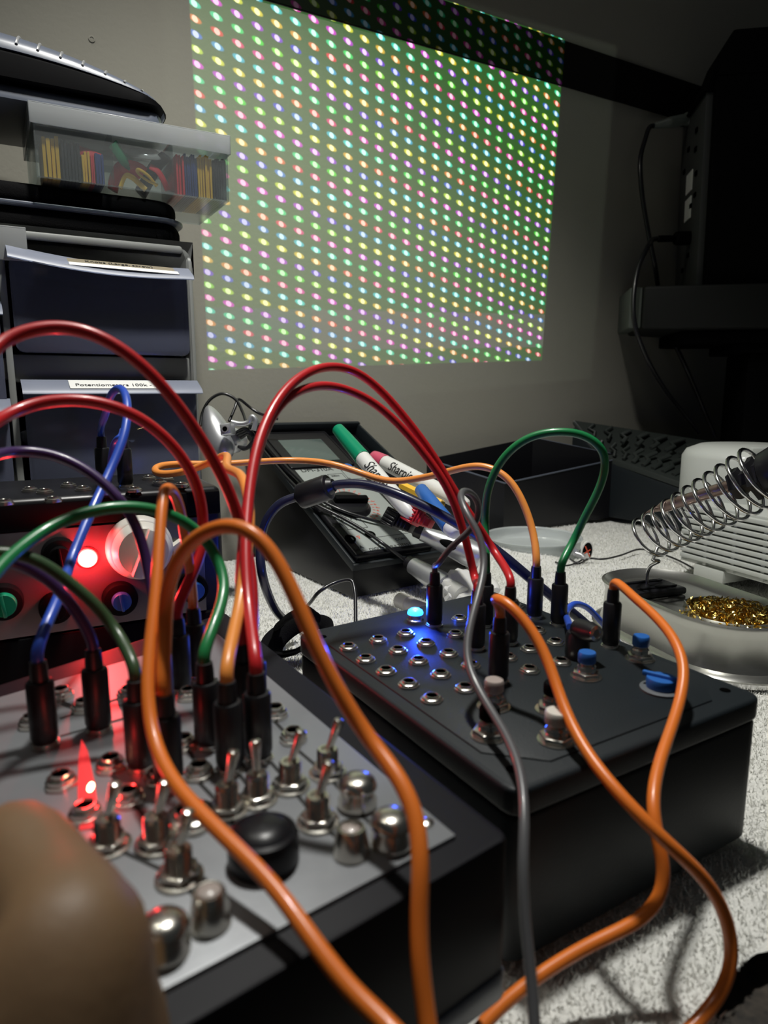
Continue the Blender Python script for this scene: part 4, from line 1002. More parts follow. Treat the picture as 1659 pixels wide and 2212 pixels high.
# banana plugs
def banana(a, b, m, label, nm):
    d = (b-a).normalized(); Ln = (b-a).length; th = thing('banana_plug', a, label, 'plug', 'banana plugs on the meter')
    zz_ = (C-a); zz_ = (zz_-d*zz_.dot(d)).normalized(); fr_ = frame(a, d, zz_.cross(d), zz_)
    mb = MB(); mb.X = fr_
    mb.box((0, -.007, -.005), (Ln*.5, .007, .005), .0015, 2)
    for k in range(5): mb.box((Ln*.05, -.0066+k*.0029, .0042), (Ln*.46, -.0050+k*.0029, .0060), .0004, 1)
    bd = mb.build('plug_body', m, th); mb = MB(); mb.X = fr_
    for k in range(4):
        x = Ln*(.52+k*.12); s = 1-k*.1; mb.box((x, -.0052*s, -.004*s), (x+Ln*.07, .0052*s, .0042*s), .0008, 1)
    mb.box((Ln*.48, -.0032, -.0028), (Ln, .0032, .0028), .0006); mb.build('strain_relief', m, th)
banana(P(836, 1113, .545), P(890, 1143, .525), 'plug', 'black banana plug with ribbed grip on the meter face', '')
banana(P(880, 1105, .53), P(932, 1133, .51), 'redcap', 'red banana plug with ribbed grip on the meter face', '')
# thin braided leads to silver probe grips
def lead(label, pts, r, m='darkcord', name='wire', cat='cable', group=None, per=10, it=4):
    q = relax(spline(path(pts), per), it); mb = MB(); mb.tube(q, r, 12)
    return single(mb, name, m, label, cat, group)
def tz(u, v, z=.003): return depth(Z(u, v, z))
def tm(u, v, off=.011): return depth(mf @ mp(u, v, off))
def grip(u0, v0, t0, u1, v1, t1, r0, r1, label, cord, tail=None, oval=True):
    a, b = P(u0, v0, t0), P(u1, v1, t1); d = (b-a); Ln = d.length; d.normalize()
    th = thing('audio_plug_lead', b, label, 'cable', 'thin leads with silver plugs')
    mb = MB(); mb.lathe([(r0*.5, -.001), (r0, 0), (r0*1.02, Ln*.1), (r1, Ln*.75), (r1*1.03, Ln*.97), (r1*.9, Ln), (0, Ln)], a, d, segs=28); g = mb.build('plug_shell', 'silver', th)
    mb = MB(); mb.lathe([(r0*.5, -.009), (r0*.86, -.007), (r0*.9, .0005)], a, d, segs=22); mb.build('strain_relief', 'plug', g)
    if oval:
        zz_ = (C-a); zz_ = (zz_-d*zz_.dot(d)).normalized(); mb = MB(); o = a+d*Ln*.55+zz_*(r0*.5+r1*.5)*.93
        q = bmesh.new(); bmesh.ops.create_uvsphere(q, u_segments=20, v_segments=10, radius=1); fr_ = frame(o, d, zz_.cross(d), zz_)
        for v in q.verts: v.co = Vector((v.co.x*Ln*.25, v.co.y*r1*.35, v.co.z*r1*.16))
        mb.X = fr_; mb.frombm(q); mb.build('thumb_pad', 'black', g)
    if tail:
        mb = MB(); mb.lathe([(r1*.92, 0), (r1*.85, tail), (r1*.7, tail+.001), (0, tail+.001)], b+d*.0008, d, segs=24); mb.build('clear_sleeve', 'heatclear', th)
    q = relax(spline(path(cord)+[a-d*.006, a], 12), 3); mb = MB(); mb.tube(q, lambda s: .0016*(1+.05*math.sin(s*900)), 10); mb.build('cord', 'darkcord', th)
    return th
grip(912, 1152, tz(912, 1152, .052), 1040, 1205, tz(1040, 1205, .032), .0070, .0122, 'silver plug with black thumb pad on a thin black lead, pointing right', [(u, v, tm(u, v)) for u, v in ((566, 950), (600, 990), (645, 1035), (690, 1078), (740, 1103), (800, 1122), (860, 1138))])
grip(893, 1222, tz(893, 1222, .022), 965, 1268, tz(965, 1268, .012), .0078, .0105, 'silver plug with cloudy sleeve on a thin black lead, behind the blue lamp', [(u, v, tm(u, v)) for u, v in ((560, 962), (590, 998), (632, 1045), (680, 1088), (735, 1116), (790, 1148), (835, 1180))], tail=.017, oval=False)
# thick black usb-style cable with ferrite
FB = thing('ferrite_cable', P(680, 1068, .45), 'thick black cable with a ferrite block looping over the meter', 'cable')
q = relax(spline(path([(640, 1352, .505), (612, 1336, .49), (588, 1305, .46), (566, 1240, .435), (562, 1180, .44), (575, 1125, .44), (605, 1088, .44), (645, 1072, .44), (690, 1057, .435), (735, 1046, .43), (790, 1047, .425), (860, 1068, .415), (930, 1100, .41), (1010, 1145, .405), (1080, 1195, .40), (1140, 1245, .40), (1200, 1295, .405), (1262, 1345, .41), (1300, 1385, .415), (1360, 1440, .42)]), 10), 6)
mb = MB(); mb.tube(q, .0029, 16); mb.build('cord', 'navy', FB)
a, b = P(648, 1073, .44), P(712, 1051, .432); d = (b-a).normalized(); mb = MB()
mb.lathe([(.0040, -.002), (.0055, 0), (.0078, .0006), (.0082, .0016), (.0082, (b-a).length-.0016), (.0078, (b-a).length-.0006), (.0055, (b-a).length), (.0040, (b-a).length+.003)], a, d, segs=26); mb.build('ferrite_block', 'plug', FB)
# velcro strap coil on the towel
SB = thing('strap_coil', Z(640, 1330, 0), 'coiled black hook and loop strap lying on the towel', 'strap')
mb = MB(); c0 = P(640, 1322, .47); pts = []
for i in range(90):
    a = i/90*2*math.pi*1.9; rr = .0165+.006*math.sin(a*.5+1)+.0012*i/90
    pts.append(Vector((c0.x+rr*math.cos(a), c0.y+rr*.7*math.sin(a)*.9, .012+.0085*math.sin(a+.8)+.002*i/90)))
mb.tube(pts, .0052, 12, flat=.3); mb.build('strap', 'fabricblack', SB)
mb = MB(); mb.tube(spline([P(600, 1352, .47), P(628, 1330, .455), P(660, 1318, .45), P(688, 1335, .455)], 10), .0050, 12, flat=.4); mb.build('strap_end', 'fabricblack', SB)
lead('thin black wire loop standing on the towel in front of the meter case', [(640, 1335, .535), (655, 1318, .515), (672, 1300, .495), (690, 1278, .485), (725, 1258, .49), (758, 1253, .49), (766, 1275, .485), (768, 1310, .475), (768, 1345, .465)], .0013)
# webcam-like silver clip body left of the meter
WC = thing('silver_webcam', P(470, 985, .60), 'small silver webcam with cable, squeezed between the cabinet and the meter', 'webcam')
bm = bmesh.new(); bmesh.ops.create_uvsphere(bm, u_segments=32, v_segments=20, radius=1)
a, b = P(450, 880, .59), P(487, 992, .565); ax = (b-a).normalized(); Ln = (b-a).length/2
zz_ = (C-a); zz_ = (zz_-ax*zz_.dot(ax)).normalized(); fr_ = frame((a+b)/2, ax, zz_.cross(ax), zz_)
for v in bm.verts: v.co = Vector((v.co.x*Ln, v.co.y*.0115*(1+.35*v.co.x), v.co.z*.014))
mb = MB(); mb.X = fr_; mb.frombm(bm); mb.build('body_shell', 'silver', WC)
mb = MB(); mb.lathe([(.0115, 0), (.0120, .003), (.0095, .012), (.006, .017), (0, .017)], P(487, 950, .578), (xv*.9+Vector((0, 0, -.1))), segs=28); mb.build('lens_housing', 'silver', WC)
o = P(492, 928, .556); fr_ = frame(o, Vector((.95, .25, .15)), Vector((-.1, .1, 1)), Vector((-.3, -1, .2))); mb = MB(); mb.X = fr_
mb.box((-.0045, -.0045, -.004), (.0045, .0045, .004), .001); mb.lathe([(.0028, .004), (.0028, .0046), (.0018, .0046)], (0, 0, 0), segs=16); s_ = mb.build('hinge_socket', 'silver', WC)
mb = MB(); mb.X = fr_; mb.lathe([(.0019, .0043), (0, .0043)], (0, 0, .0005), segs=16, close=False); mb.build('socket_hole', 'hole', s_)
mb = MB(); mb.tube(spline(path([(500, 912, .565), (520, 916, .565), (537, 912, .565), (545, 900, .565), (552, 908, .565), (548, 930, .565)]), 8), .0022, 10); mb.build('clip_arm', 'silver', WC)
for k in range(4):
    mb = MB(); mb.tube(spline([P(508+k*4, 935+k*4, .572), P(530+k*3, 925+k*4, .568), P(548, 940+k*5, .566), P(535-k*2, 965+k*2, .568), P(515, 965, .572)], 8), .0012, 8); mb.build('coiled_cord', 'darkcord', WC)
mb = MB(); mb.tube(relax(spline(path([(433, 920, .66), (438, 890, .67), (455, 862, .68), (482, 850, .69), (508, 862, .69), (524, 890, .68), (532, 915, .66)]), 10)), .0015, 10); mb.build('cord', 'darkcord', WC)
lead('thin black wire running along the wall behind the meter case', [(495, 910, .70), (508, 880, .71), (515, 862, .715), (540, 880, .72), (560, 893, .72), (600, 905, .73)], .0015)

# ================================================================= WHITE BITS IN FRONT OF THE METER
th = thing('plastic_screw', Z(880, 1310, 0), 'white plastic threaded standoff lying on the towel by the blue lamp', 'screw')
a, b = Z(862, 1296, .008), Z(925, 1322, .008); d = (b-a).normalized(); Ln = (b-a).length; pr = [(0, -.0002), (.0050, 0), (.0066, .001), (.0066, Ln*.35)]
z = Ln*.36
while z < Ln: pr += [(.0058, z), (.0050, z+.0010)]; z += .0020
mb = MB(); mb.lathe(pr+[(0, Ln)], a, d, segs=24); mb.build('shaft', 'whitecap', th)
th = thing('fluted_cap', Z(1000, 1262, 0), 'white fluted plastic cap tucked behind the back edge of the right box', 'cap')
p = Z(1000, 1272, .010); mb = MB(); mb.lathe([(.0215, 0), (.0208, .008), (.0165, .012), (0, .0125)], (p.x, p.y, .006), (.3, -.5, .75), segs=64, wob=lambda a: 1+.04*math.cos(16*a)); mb.build('cap_shell', 'white', th)
# translucent dish
p = Z(1150, 1180, .004); th = thing('plastic_dish', (p.x, p.y, 0), 'round translucent plastic lid lying upturned on the towel', 'lid'); mb = MB()
R_ = .054
mb.lathe([(0, .0004), (R_*.93, .0004), (R_*.97, .003), (R_*.985, .012), (R_*1.0, .0125), (R_*1.02, .014), (R_*1.0, .0145), (R_*.97, .0130), (R_*.955, .004), (R_*.92, .0018), (0, .0018)], (p.x, p.y, .002), segs=72, close=False); mb.build('lid_disc', 'dish', th)
# little badge with red cross tools
p = Z(1266, 1190, .012); th = thing('badge_clip', p, 'small oval badge with a red and white tool picture on a silver clip', 'badge')
zz_ = (C-p).normalized(); fr_ = frame(p, Vector((1, .35, -.15)), Vector((.1, 0, 1)), Vector((1, .35, -.15)).cross(Vector((.1, 0, 1)))) @ Matrix.Scale(1.30, 4)
mb = MB(); mb.X = fr_; q = [(.0055*math.cos(a*math.pi/14), .0085*math.sin(a*math.pi/14)) for a in range(28)]; mb.prism(q, 0, .0016, .0004); b_ = mb.build('badge_rim', 'white', th)
mb = MB(); mb.X = fr_; q = [(.0045*math.cos(a*math.pi/14), .0073*math.sin(a*math.pi/14)) for a in range(28)]; mb.prism(q, .0015, .0018); mb.build('badge_face', 'black', b_)
mb = MB(); mb.X = fr_ @ Matrix.Rotation(.6, 4, 'Z'); mb.box((-.0005, -.0050, .0018), (.0005, .0050, .0021)); mb.box((-.0035, -.0005, .0018), (.0030, .0004, .0021)); mb.build('badge_cross', 'redink', b_)
mb = MB(); mb.X = fr_; mb.box((-.0035, -.0058, .0018), (.0025, -.0012, .0020)); mb.build('badge_white_patch', 'white', b_)
mb = MB(); mb.tube(spline([Z(1262, 1206, .006), Z(1255, 1200, .008), Z(1242, 1194, .010), Z(1246, 1186, .014)], 8), .0030, 10); mb.build('clip', 'silver', th)
lead('thin dark wire running over the towel from the badge to the white ventilated box', [(u, v, tz(u, v)) for u, v in ((1232, 1208), (1250, 1218), (1275, 1206), (1300, 1208), (1340, 1200), (1385, 1186), (1420, 1194), (1460, 1208), (1505, 1232))], 0.0010)
lead('thin dark wire lying on the towel below the badge', [(u, v, tz(u, v)) for u, v in ((1200, 1214), (1222, 1222), (1245, 1216), (1262, 1206))], 0.0009)

# ================================================================= SOLDERING STAND
ca, cb_ = Z(1578, 1322, .034).xy, Z(1425, 1264, .034).xy; R_ = .041
def stadium(a, b, r, n_=20):
    d = (b-a).normalized(); th0 = math.atan2(d.y, d.x); o = []
    for k in range(n_+1):
        x = th0-math.pi/2+math.pi*k/n_; o.append((b.x+r*math.cos(x), b.y+r*math.sin(x)))
    for k in range(n_+1):
        x = th0+math.pi/2+math.pi*k/n_; o.append((a.x+r*math.cos(x), a.y+r*math.sin(x)))
    return o
ST = thing('soldering_stand', (ca.x, ca.y, 0), 'pressed metal soldering stand with a cleaner cup and coiled spring holder', 'soldering stand')
def loft(mb, rings):
    n_ = len(rings[0]); b = len(mb.v); vs = [q for r in rings for q in r]; fs = []
    for i in range(len(rings)-1):
        for k in range(n_): fs.append((i*n_+k, i*n_+(k+1) % n_, (i+1)*n_+(k+1) % n_, (i+1)*n_+k))
    mb.add(vs, fs)
ZT = .036
def ring_(r, z): return [(x, y, z) for x, y in stadium(ca, cb_, r)]
mb = MB(); loft(mb, [ring_(R_+.006, .003), ring_(R_+.007, .0045), ring_(R_+.005, .006), ring_(R_+.001, .007), ring_(R_-.001, .012), ring_(R_-.002, .028), ring_(R_-.0005, ZT-.002), ring_(R_+.001, ZT), ring_(R_-.001, ZT+.0008), ring_(R_-.006, ZT-.003), ring_(R_-.012, ZT-.0042)])
base_ring = ring_(R_-.012, ZT-.0042)
# deck with round opening: fill between stadium ring and circle around ca
n_ = len(base_ring); ctr = ca+Vector((.001, -.001)); rc = .0330
cir = []
for x, y, z in base_ring:
    d = (Vector((x, y))-ctr); l = d.length; d.normalize(); cir.append((ctr.x+d.x*min(rc, l*.995), ctr.y+d.y*min(rc, l*.995), ZT-.0042))
loft(mb, [base_ring, cir]); loft(mb, [cir, [(x, y, ZT-.001) for x, y, z in cir]]); 
loft(mb, [[(x, y, ZT-.001) for x, y, z in cir], [((x-ctr.x)*.96+ctr.x, (y-ctr.y)*.96+ctr.y, ZT-.0015) for x, y, z in cir], [((x-ctr.x)*.94+ctr.x, (y-ctr.y)*.94+ctr.y, .012) for x, y, z in cir]])
mb.build('base_shell', 'tin', ST, sharp=30)
mb = MB(); loft(mb, [ring_(R_+.004, -.001), ring_(R_+.004, .0035), ring_(.001, .0035)]); mb.build('base_foot', 'steel', ST)
# black pad for the wire post
pp = Z(1398, 1268, ZT); mb = MB(); mb.X = Matrix.Translation((pp.x+.002, pp.y, ZT-.004)) @ Matrix.Rotation(.35, 4, 'Z'); mb.box((-.022, -.014, 0), (.022, .014, .0055), .002); mb.box((-.017, -.009, .0055), (.017, -.006, .0068), .0005); mb.box((-.017, .006, .0055), (.017, .009, .0068), .0005); mb.build('wire_socket', 'blackgloss', ST)
# spring
A_ = P(1388, 1168, .50); B_ = P(1655, 1022, .43); d = (B_-A_).normalized(); s1_ = d.orthogonal().normalized(); s2_ = d.cross(s1_)
# start angle so that the tail leaves downwards
pts = []; turns = 11; nn_ = 360; Ls = (B_-A_).length
dn = Vector((0, 0, -1)); dn = (dn-d*dn.dot(d)).normalized(); sd = d.cross(dn)
for i in range(nn_+1):
    s = i/nn_; a = s*turns*2*math.pi; r = .0150+.0050*s
    pts.append(A_+d*(Ls*s)+dn*math.cos(a)*r+sd*math.sin(a)*r)
tail = [Z(1396, 1270, ZT), P(1398, 1240, .51), P(1406, 1222, .505), P(1424, 1212, .498), P(1410, 1210, .497)]
tail[0] = Vector((pp.x, pp.y, ZT))
mb = MB(); mb.tube(relax(spline(tail, 8), 2)+pts[6:], .00125, 10); mb.build('spring_holder', 'steel', ST)
# brass wool
W_ = MB(); rb_ = random.Random(2)
bowl = thing('brass_wool', (ctr.x, ctr.y, .03), 'tangle of golden brass cleaning wool in the round cup of the soldering stand', 'brass wool')
bv = []; bf = []
for k in range(620):
    a = rb_.uniform(0, 6.283); rr = rc*.92*math.sqrt(rb_.uniform(0, 1)); c0 = Vector((ctr.x+rr*math.cos(a), ctr.y+rr*math.sin(a), ZT-.007+.006*(1-(rr/rc)**2)+rb_.uniform(-.003, .003)))
    ax = Vector((rb_.uniform(-1, 1), rb_.uniform(-1, 1), rb_.uniform(-.5, .5))).normalized(); u_ = ax.orthogonal().normalized(); w2 = ax.cross(u_); cr = rb_.uniform(.0016, .0045); ph = rb_.uniform(0, 6.28); wd_ = rb_.uniform(.0004, .0010)
    prev = None
    for i in range(13):
        an = ph+i*.42; p_ = c0+u_*math.cos(an)*cr+w2*math.sin(an)*cr+ax*(i-6)*.00045; tw = (ax*math.cos(an*.7)+u_*math.sin(an*.7))*wd_
        b0 = len(bv); bv += [p_-tw, p_+tw]
        if i: bf.append((b0-2, b0-1, b0+1, b0))
mb = MB(); mb.add(bv, bf); o = mb.build('swarf', 'brass', bowl, smooth=False); o['kind'] = 'stuff'
mb = MB(); mb.lathe([(rc*.93, 0), (rc*.93, .001), (0, .001)], (ctr.x, ctr.y, ZT-.016), segs=40); mb.build('wool_core', 'brass', bowl)
# soldering iron in the spring
IR = thing('soldering_iron', B_, 'black handled soldering iron resting in the coiled spring holder', 'soldering iron')
a0 = P(1405, 1104, .49); b0 = P(1592, 1045, .445); d2 = (b0-a0).normalized(); Li = (b0-a0).length
mb = MB(); mb.lathe([(0, -.004), (.0012, 0), (.0022, .006), (.0036, .009), (.0040, .012), (.0040, Li)], a0, d2, segs=22); mb.build('barrel', mat('heated_steel', (.30, .22, .19), .35, metal=.9), IR)
mb = MB(); mb.lathe([(.0040, -.004), (.0085, -.003), (.0095, 0), (.0095, .003), (.0065, .004), (.0065, .009), (.0130, .010), (.0130, .013), (.010, .014), (.010, .02)], b0, d2, segs=12, wob=lambda a: 1+.10*math.cos(6*a)); mb.build('collar', 'plug', IR)
mb = MB(); mb.lathe([(.010, 0), (.0140, .002), (.0165, .012), (.0160, .03), (.0135, .06), (.0135, .12), (.010, .13), (0, .13)], b0+d2*.016, d2, segs=30); mb.build('handle', 'blackgloss', IR)

# ================================================================= WHITE VENTILATED BOX
va = Z(1462, 1222, 0.006); vb = Z(1690, 1290, 0.006)
vx = (vb-va); vx.z = 0; Lv = vx.length; vx.normalize(); vn = Vector((-vx.y, vx.x, 0))
if vn.dot(C-va) > 0: vn = -vn
vf = frame((va.x, va.y, 0), vx, vn, Vector((0, 0, 1)))
topv = FRhit(vf, 1462, 1082, 1, 0).z
VB = thing('vent_box', vf @ Vector((.08, .05, 0)), 'white ventilated plastic box with horizontal louvres and a rounded drum on top', 'fan heater')
def Vm(): m = MB(); m.X = vf.copy(); return m
Hn = topv; sl = []; nsl = 9
mb = Vm(); mb.box((0, .004, .012), (.30, .12, .016), .001); mb.box((0, .004, Hn-.004), (.30, .12, Hn), .001); mb.box((0, .004, .012), (.010, .12, Hn), .002); mb.box((0, .116, .012), (.30, .12, Hn), .001)
mb.box((.29, .004, .012), (.30, .12, Hn), .002)
mb.build('housing', 'greyplastic', VB)
for k in range(nsl):
    z = .017+(Hn-.024)*k/(nsl-1); mb = Vm(); mb.box((.003, -.001, z), (.297, .007, z+.0042), .0009); mb.build('louvre', 'greyplastic', VB)
for k in range(9): mb = Vm(); mb.box((.030+.031*k, .001, .014), (.0335+.031*k, .008, Hn-.003)); mb.build('louvre_post', 'greyplastic', VB)
mb = Vm(); mb.box((.012, .03, .018), (.288, .034, Hn-.006)); mb.build('inner_mesh', 'hole', VB)
for x in (.02, .13, .24): mb = Vm(); mb.box((x, .000, .001), (x+.035, .05, .0135), .002); mb.build('foot', 'greyplastic', VB)
dc = P(1590, 1050, .66); q = P(1590, 985, .66)
dcx = vf.inverted() @ P(1575, 1040, .70)
zt_ = .18-.0
mb = MB(); cdr = P(1640, 1045, .70); topz_ = P(1640, 962, .70).z
mb.lathe([(.066, 0), (.066, topz_-Hn-.012), (.062, topz_-Hn-.005), (.050, topz_-Hn), (0, topz_-Hn+.001)], (cdr.x, cdr.y+.02, Hn-.001), segs=64); mb.build('drum', 'greyplastic', VB)
mb = MB(); mb.X = Matrix.Translation((cdr.x, cdr.y+.02, topz_)); mb.box((-.03, -.058, -.006), (-.012, -.045, .0012), .001); mb.build('drum_clip', 'greyplastic', VB)

# ================================================================= BLACK BIN AND RIDGED BOX
L_, F_, R2, B2 = P(922, 992, .855), P(1090, 1044, .86), P(1355, 987, .985), P(1150, 945, .955)
BN = thing('black_bin', ((L_+F_+R2+B2)/4).xy.to_3d(), 'empty open topped black metal box against the wall behind the dish', 'box')
def wallslab(a, b, t=.0016):
    d = (b-a); n_ = Vector((-d.y, d.x, 0)).normalized()*t; bot = lambda p: Vector((p.x, p.y, .002))
    mb.hull([bot(a), bot(b), bot(b)+n_, bot(a)+n_, a, b, b+n_, a+n_])
mb = MB()
for a, b in ((F_, R2), (R2, B2), (B2, L_), (L_, F_)): wallslab(a, b)
mb.hull([Vector((p.x, p.y, .001)) for p in (F_, R2, B2, L_)]+[Vector((p.x, p.y, .003)) for p in (F_, R2, B2, L_)])
mb.build('bin_body', 'blackgloss', BN, smooth=False)
mb = MB(); mb.tube([F_, R2], .0011, 8); mb.tube([L_, F_], .0011, 8); mb.tube([B2, R2], .0009, 8); mb.build('bin_rim', 'greyshell', BN)
kk = [P(1300, 985, .98), P(1497, 1052, .88), P(1640, 968, 1.0), P(1236, 906, 1.0)]
for q in kk:
    e = (q-WP).dot(WN)
    if e > -.012: q -= WN*(e+.012)
RX = thing('ridged_case', (sum(q.x for q in kk)/4, sum(q.y for q in kk)/4, 0), 'dark grey flat case with slanting ridges on its lid, propped against the wall', 'case')
dn_ = Vector((0, 0, -.008))
mb = MB(); mb.hull([Vector((q.x, q.y, .001)) for q in kk]+[q+dn_ for q in kk], .003); mb.build('case_body', 'blackcase', RX)
M['ridgelid'] = mat('dark_grey_lid', (.030, .036, .033), .45, bump=.3, bscale=500)
mb = MB(); mb.hull([q+dn_*.9 for q in kk]+kk, .002); ld = mb.build('case_lid', 'ridgelid', RX)
def kpt(s_, t_): return kk[0]*(1-s_)*(1-t_)+kk[1]*s_*(1-t_)+kk[2]*s_*t_+kk[3]*(1-s_)*t_+Vector((0, 0, .001))
for r_ in range(2):
    for k in range(9):
        s_ = .06+k*.10; t_ = .08+.46*r_
        mb = MB(); mb.tube([kpt(s_, t_), kpt(s_+.03, t_+.16), kpt(s_+.0, t_+.22), kpt(s_+.05, t_+.38)], .0034, 8, flat=.7); mb.build('ridge', 'ridgelid', ld)
# small screws on its front
for u, v in ((1376, 1058), (1374, 1076)):
    pass

# ================================================================= BIG BLACK MACHINE, SHELF, CABLES
M['shelfdark'] = mat('dark_shelf', (.012, .013, .012), .6, spec=.3)
M['capgrey'] = mat('end_cap_grey', (.10, .115, .10), .6)
sh0 = P(1392, 617, .93); shz1 = sh0.z; shz0 = P(1392, 711, .93).z
SH = thing('wall_shelf', (sh0.x, sh0.y, shz0), 'thick dark grey shelf jutting from the right, carrying the black machine', 'shelf')
sx = Vector((.985, -.17, 0)); sy = Vector((.17, .985, 0)); sf = frame((sh0.x, sh0.y, 0), sx, sy, (0, 0, 1))
def Sm(): m = MB(); m.X = sf.copy(); return m
mb = Sm(); mb.box((0, 0, shz0), (.75, .20, shz1), .004, 3); mb.build('shelf_board', 'shelfdark', SH)
mb = Sm(); mb.box((-.017, .004, shz0+.002), (-.0005, .19, shz1-.001), .003); c_ = mb.build('end_cap', 'capgrey', SH)
mb = Sm(); mb.box((.055, .02, shz0-.017), (.75, .17, shz0-.0005), .002); mb.box((.13, .03, shz0-.030), (.75, .16, shz0-.016), .002); mb.build('bracket', 'black', SH)
# machine
zm0 = shz1+.001
zmt = P(1560, 62, .90).z
PRN = thing('black_machine', sf @ Vector((.2, .1, zm0)), 'large black machine standing on the shelf, sockets and stickers on its narrow back', 'computer')
def mx(u, v, off): return FRhit(sf, u, v, 1, off)
bl0 = mx(1532, 600, .03); bl1 = mx(1545, 160, .03)
tl = mx(1560, 62, .03); zch = mx(1500, 150, .03).z
bk0 = mx(1466, 605, .16); bk1 = mx(1512, 250, .16)
xf = mx(1520, 600, .03).x
mb = Sm()
xt = mx(1548, 130, .03).x
ztop_ = mx(1570, 62, .03).z; zmid = mx(1530, 170, .03).z
mb.hull([Vector(q) for q in ((xf, .02, zm0), (.72, .02, zm0), (.72, .165, zm0), (xf, .165, zm0), (xt, .02, zmid), (.72, .02, zmid), (.72, .165, zmid), (xt, .165, zmid))], .003)
mb.hull([Vector(q) for q in ((xt, .02, zmid-.001), (.72, .02, zmid-.001), (.72, .165, zmid-.001), (xt, .165, zmid-.001), (xt+.018, .03, ztop_), (.72, .03, ztop_), (.72, .15, ztop_), (xt+.018, .15, ztop_))], .004)
mb.build('casing', 'black', PRN)
xk = mx(1468, 600, .12).x; xk2 = mx(1505, 250, .12).x
zbp = mx(1500, 252, .12).z
mb = Sm(); mb.hull([Vector(q) for q in ((xf-.008, .035, zm0+.001), (xf+.001, .035, zm0+.001), (xf+.001, .160, zm0+.001), (xf-.008, .160, zm0+.001), (xt-.008, .035, zbp), (xt+.001, .035, zbp), (xt+.001, .160, zbp), (xt-.008, .160, zbp))], .0005)
bp_ = mb.build('back_panel', 'dirty', PRN)
mb = Sm(); mb.hull([Vector(q) for q in ((xt-.014, .03, zbp), (xt+.002, .03, zbp), (xt+.002, .16, zbp), (xt-.014, .16, zbp), (xt-.002, .03, zmid+.01), (xt+.004, .03, zmid+.01), (xt+.004, .16, zmid+.01), (xt-.002, .16, zmid+.01))], .002); mb.build('hinge_block', 'black', PRN)
def bpx(z): s = (z-zm0)/(zbp-zm0); return xf-.0085+(xt-xf)*s
def onback(y0_, y1_, z0_, z1_, th_=.0012): return [Vector(q) for q in ((bpx(z0_)-th_, y0_, z0_), (bpx(z0_)+.001, y0_, z0_), (bpx(z0_)+.001, y1_, z0_), (bpx(z0_)-th_, y1_, z0_), (bpx(z1_)-th_, y0_, z1_), (bpx(z1_)+.001, y0_, z1_), (bpx(z1_)+.001, y1_, z1_), (bpx(z1_)-th_, y1_, z1_))]
def zz_at(v): return mx(1495, v, .1).z
for (v0, v1) in ((415, 372), (475, 428)):
    mb = Sm(); mb.hull(onback(.085, .118, zz_at(v0), zz_at(v1), .0006)); mb.build('sticker', 'paper', bp_)
for k, (v0, y_) in enumerate(((300, .07), (320, .11), (340, .07), (360, .13), (395, .06), (440, .06), (455, .08), (560, .08), (585, .11))):
    z_ = zz_at(v0); mb = Sm(); mb.hull(onback(y_, y_+.010, z_, z_+.006, .0012), .0003); mb.build('port', 'hole', bp_)
# connectors and cords
def conn(u0, v0, t0, u1, v1, t1, r, m, cordpts, label, kind):
    a, b = P(u0, v0, t0), P(u1, v1, t1); d = (b-a); Ln = d.length; d.normalize(); th = thing('machine_cable', b, label, 'cable', 'black cables on the machine')
    mb = MB()
    if kind: mb.lathe([(.003, 0), (.0045, .001), (.0045, Ln*.42), (.0085, Ln*.45), (.0095, Ln*.5), (.0095, Ln), (0, Ln)], a, d, segs=20)
    else:
        pr = []; z = 0
        while z < Ln*.35: pr += [(.0038+.003*z/(Ln*.35), z), (.0030+.003*z/(Ln*.35), z+.0012)]; z += .0024
        mb.lathe([(0, -.0001)]+pr+[(.0072, Ln*.37), (.0076, Ln*.4), (.0076, Ln*.78), (.0090, Ln*.8), (.0090, Ln), (0, Ln)], a, d, segs=20)
    mb.build('plug', m, th); q = relax(spline([a+d*.004, a-d*.006]+path(cordpts), 10), 5); mb = MB(); mb.tube(q, .0032, 12); mb.build('cord', 'darkcord', th)
xa_ = sf @ Vector((bpx(zz_at(255))-.001, .12, 0)); 
M['greyplug'] = mat('grey_plug', (.12, .14, .125), .5)
tq = depth(sf @ Vector((bpx(zz_at(255)), .13, zz_at(255))))
conn(1412, 272, tq*.985, 1500, 254, tq, .008, 'greyplug', [(1394, 300, .98), (1383, 345, .97), (1386, 410, .97), (1400, 500, .98), (1415, 575, .985), (1425, 640, 1.02), (1450, 725, 1.05), (1480, 790, 1.05), (1510, 860, 1.06), (1545, 945, 1.06)], 'black cable with pale ribbed plug high on the machine back, dropping behind the shelf', False)
conn(1422, 516, tq*.97, 1506, 514, tq*.985, .008, 'black', [(1398, 535, .93), (1378, 580, .92), (1368, 650, .915), (1372, 705, .915), (1395, 770, .93), (1435, 840, .97), (1470, 885, 1.0), (1510, 935, 1.02)], 'black cable with a black plug low on the machine back, hanging past the shelf end', True)
# dark tall speaker under the shelf at the right edge
SPK = thing('dark_column', P(1640, 980, .98).xy.to_3d(), 'dark upright column under the shelf at the right edge', 'stand')
a_ = P(1600, 960, .98); mb = MB(); mb.X = Matrix.Translation((a_.x, a_.y, 0)) @ Matrix.Rotation(-.17, 4, 'Z'); mb.prism([(0, 0), (.25, 0), (.25, .1), (0, .1)], .0, shz0-.031, .003); mb.build('column_body', 'black', SPK)
# drill hole in the wall
q = W(198, 84); mb = MB(); mb.lathe([(.0028, 0), (.0030, .0008), (.0016, .001), (.0014, .0004), (0, .0004)], q, -WN, segs=16, close=False); single(mb, 'filled_nail_hole', 'wall', 'small filled nail hole in the wall above the hard case', 'nail hole')

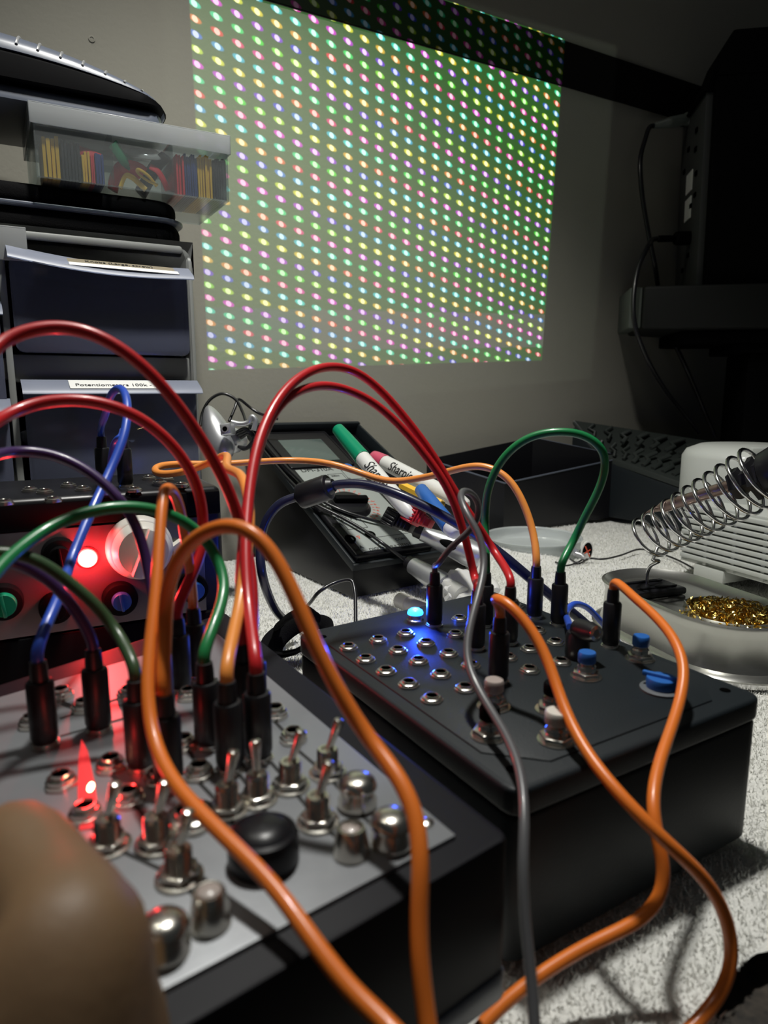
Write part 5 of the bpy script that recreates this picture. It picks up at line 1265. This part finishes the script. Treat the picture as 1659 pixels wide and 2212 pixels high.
# ================================================================= HAND
HD = thing('hand', P(120, 2250, .11), 'blurred bare human hand reaching in at the lower left over the metal panel', 'hand')
def skin(name, chains, root, parent, m, lvl=2):
    vs = []; es = []; rs = []; idx = {}
    for ch in chains:
        prev = None
        for key, p_, r in ch:
            if key not in idx: idx[key] = len(vs); vs.append(p_); rs.append(r)
            if prev is not None: es.append((prev, idx[key]))
            prev = idx[key]
    off = Vector(parent['_w']); me = bpy.data.meshes.new(name); me.from_pydata([v-off for v in vs], es, []); o = bpy.data.objects.new(name, me); COL.objects.link(o); o.parent = parent
    sm = o.modifiers.new('skin', 'SKIN'); sm.use_smooth_shade = True
    for i, r in enumerate(rs): me.skin_vertices[0].data[i].radius = (r, r); me.skin_vertices[0].data[i].use_root = (i == idx[root])
    ss = o.modifiers.new('sub', 'SUBSURF'); ss.levels = lvl; ss.render_levels = lvl
    dg = bpy.context.evaluated_depsgraph_get(); bpy.context.view_layer.update(); dg = bpy.context.evaluated_depsgraph_get()
    m2 = bpy.data.meshes.new_from_object(o.evaluated_get(dg)); o.modifiers.clear(); o.data = m2; m2.materials.clear(); m2.materials.append(M[m])
    for p_ in m2.polygons: p_.use_smooth = True
    o['_w'] = tuple(off); return o
pw = ('wrist', P(70, 2640, .124), .026); pm = ('palm', P(40, 2360, .119), .029)
skin('hand_body', [
    [('arm', P(60, 3200, .14), .027), pw, pm],
    [pm, ('t0', P(110, 2200, .1150), .0205), ('t1', P(150, 2060, .1145), .0150), ('t2', P(172, 1990, .1165), .0130), ('t3', P(112, 1960, .125), .0112), ('t4', P(40, 1835, .137), .0112), ('t5', P(-10, 1815, .146), .0085)],
    [pm, ('i0', P(-120, 2260, .118), .0125), ('i1', P(-150, 2050, .122), .0095), ('i2', P(-130, 1890, .134), .0085), ('i3', P(-90, 1840, .146), .0072)],
    [pm, ('m0', P(-230, 2300, .12), .0125), ('m1', P(-280, 2080, .126), .0098), ('m2', P(-250, 1920, .14), .0086), ('m3', P(-190, 1880, .15), .0074)],
    [pm, ('r0', P(-340, 2380, .125), .0115), ('r1', P(-400, 2160, .13), .009), ('r2', P(-370, 2010, .142), .008), ('r3', P(-300, 1980, .15), .007)],
    [pm, ('l0', P(-430, 2500, .13), .0105), ('l1', P(-510, 2300, .135), .0078), ('l2', P(-490, 2180, .145), .0068), ('l3', P(-430, 2150, .15), .006)],
], 'palm', HD, 'skin')
# knob the hand is turning
p = Z(-40, 1800, ZL);
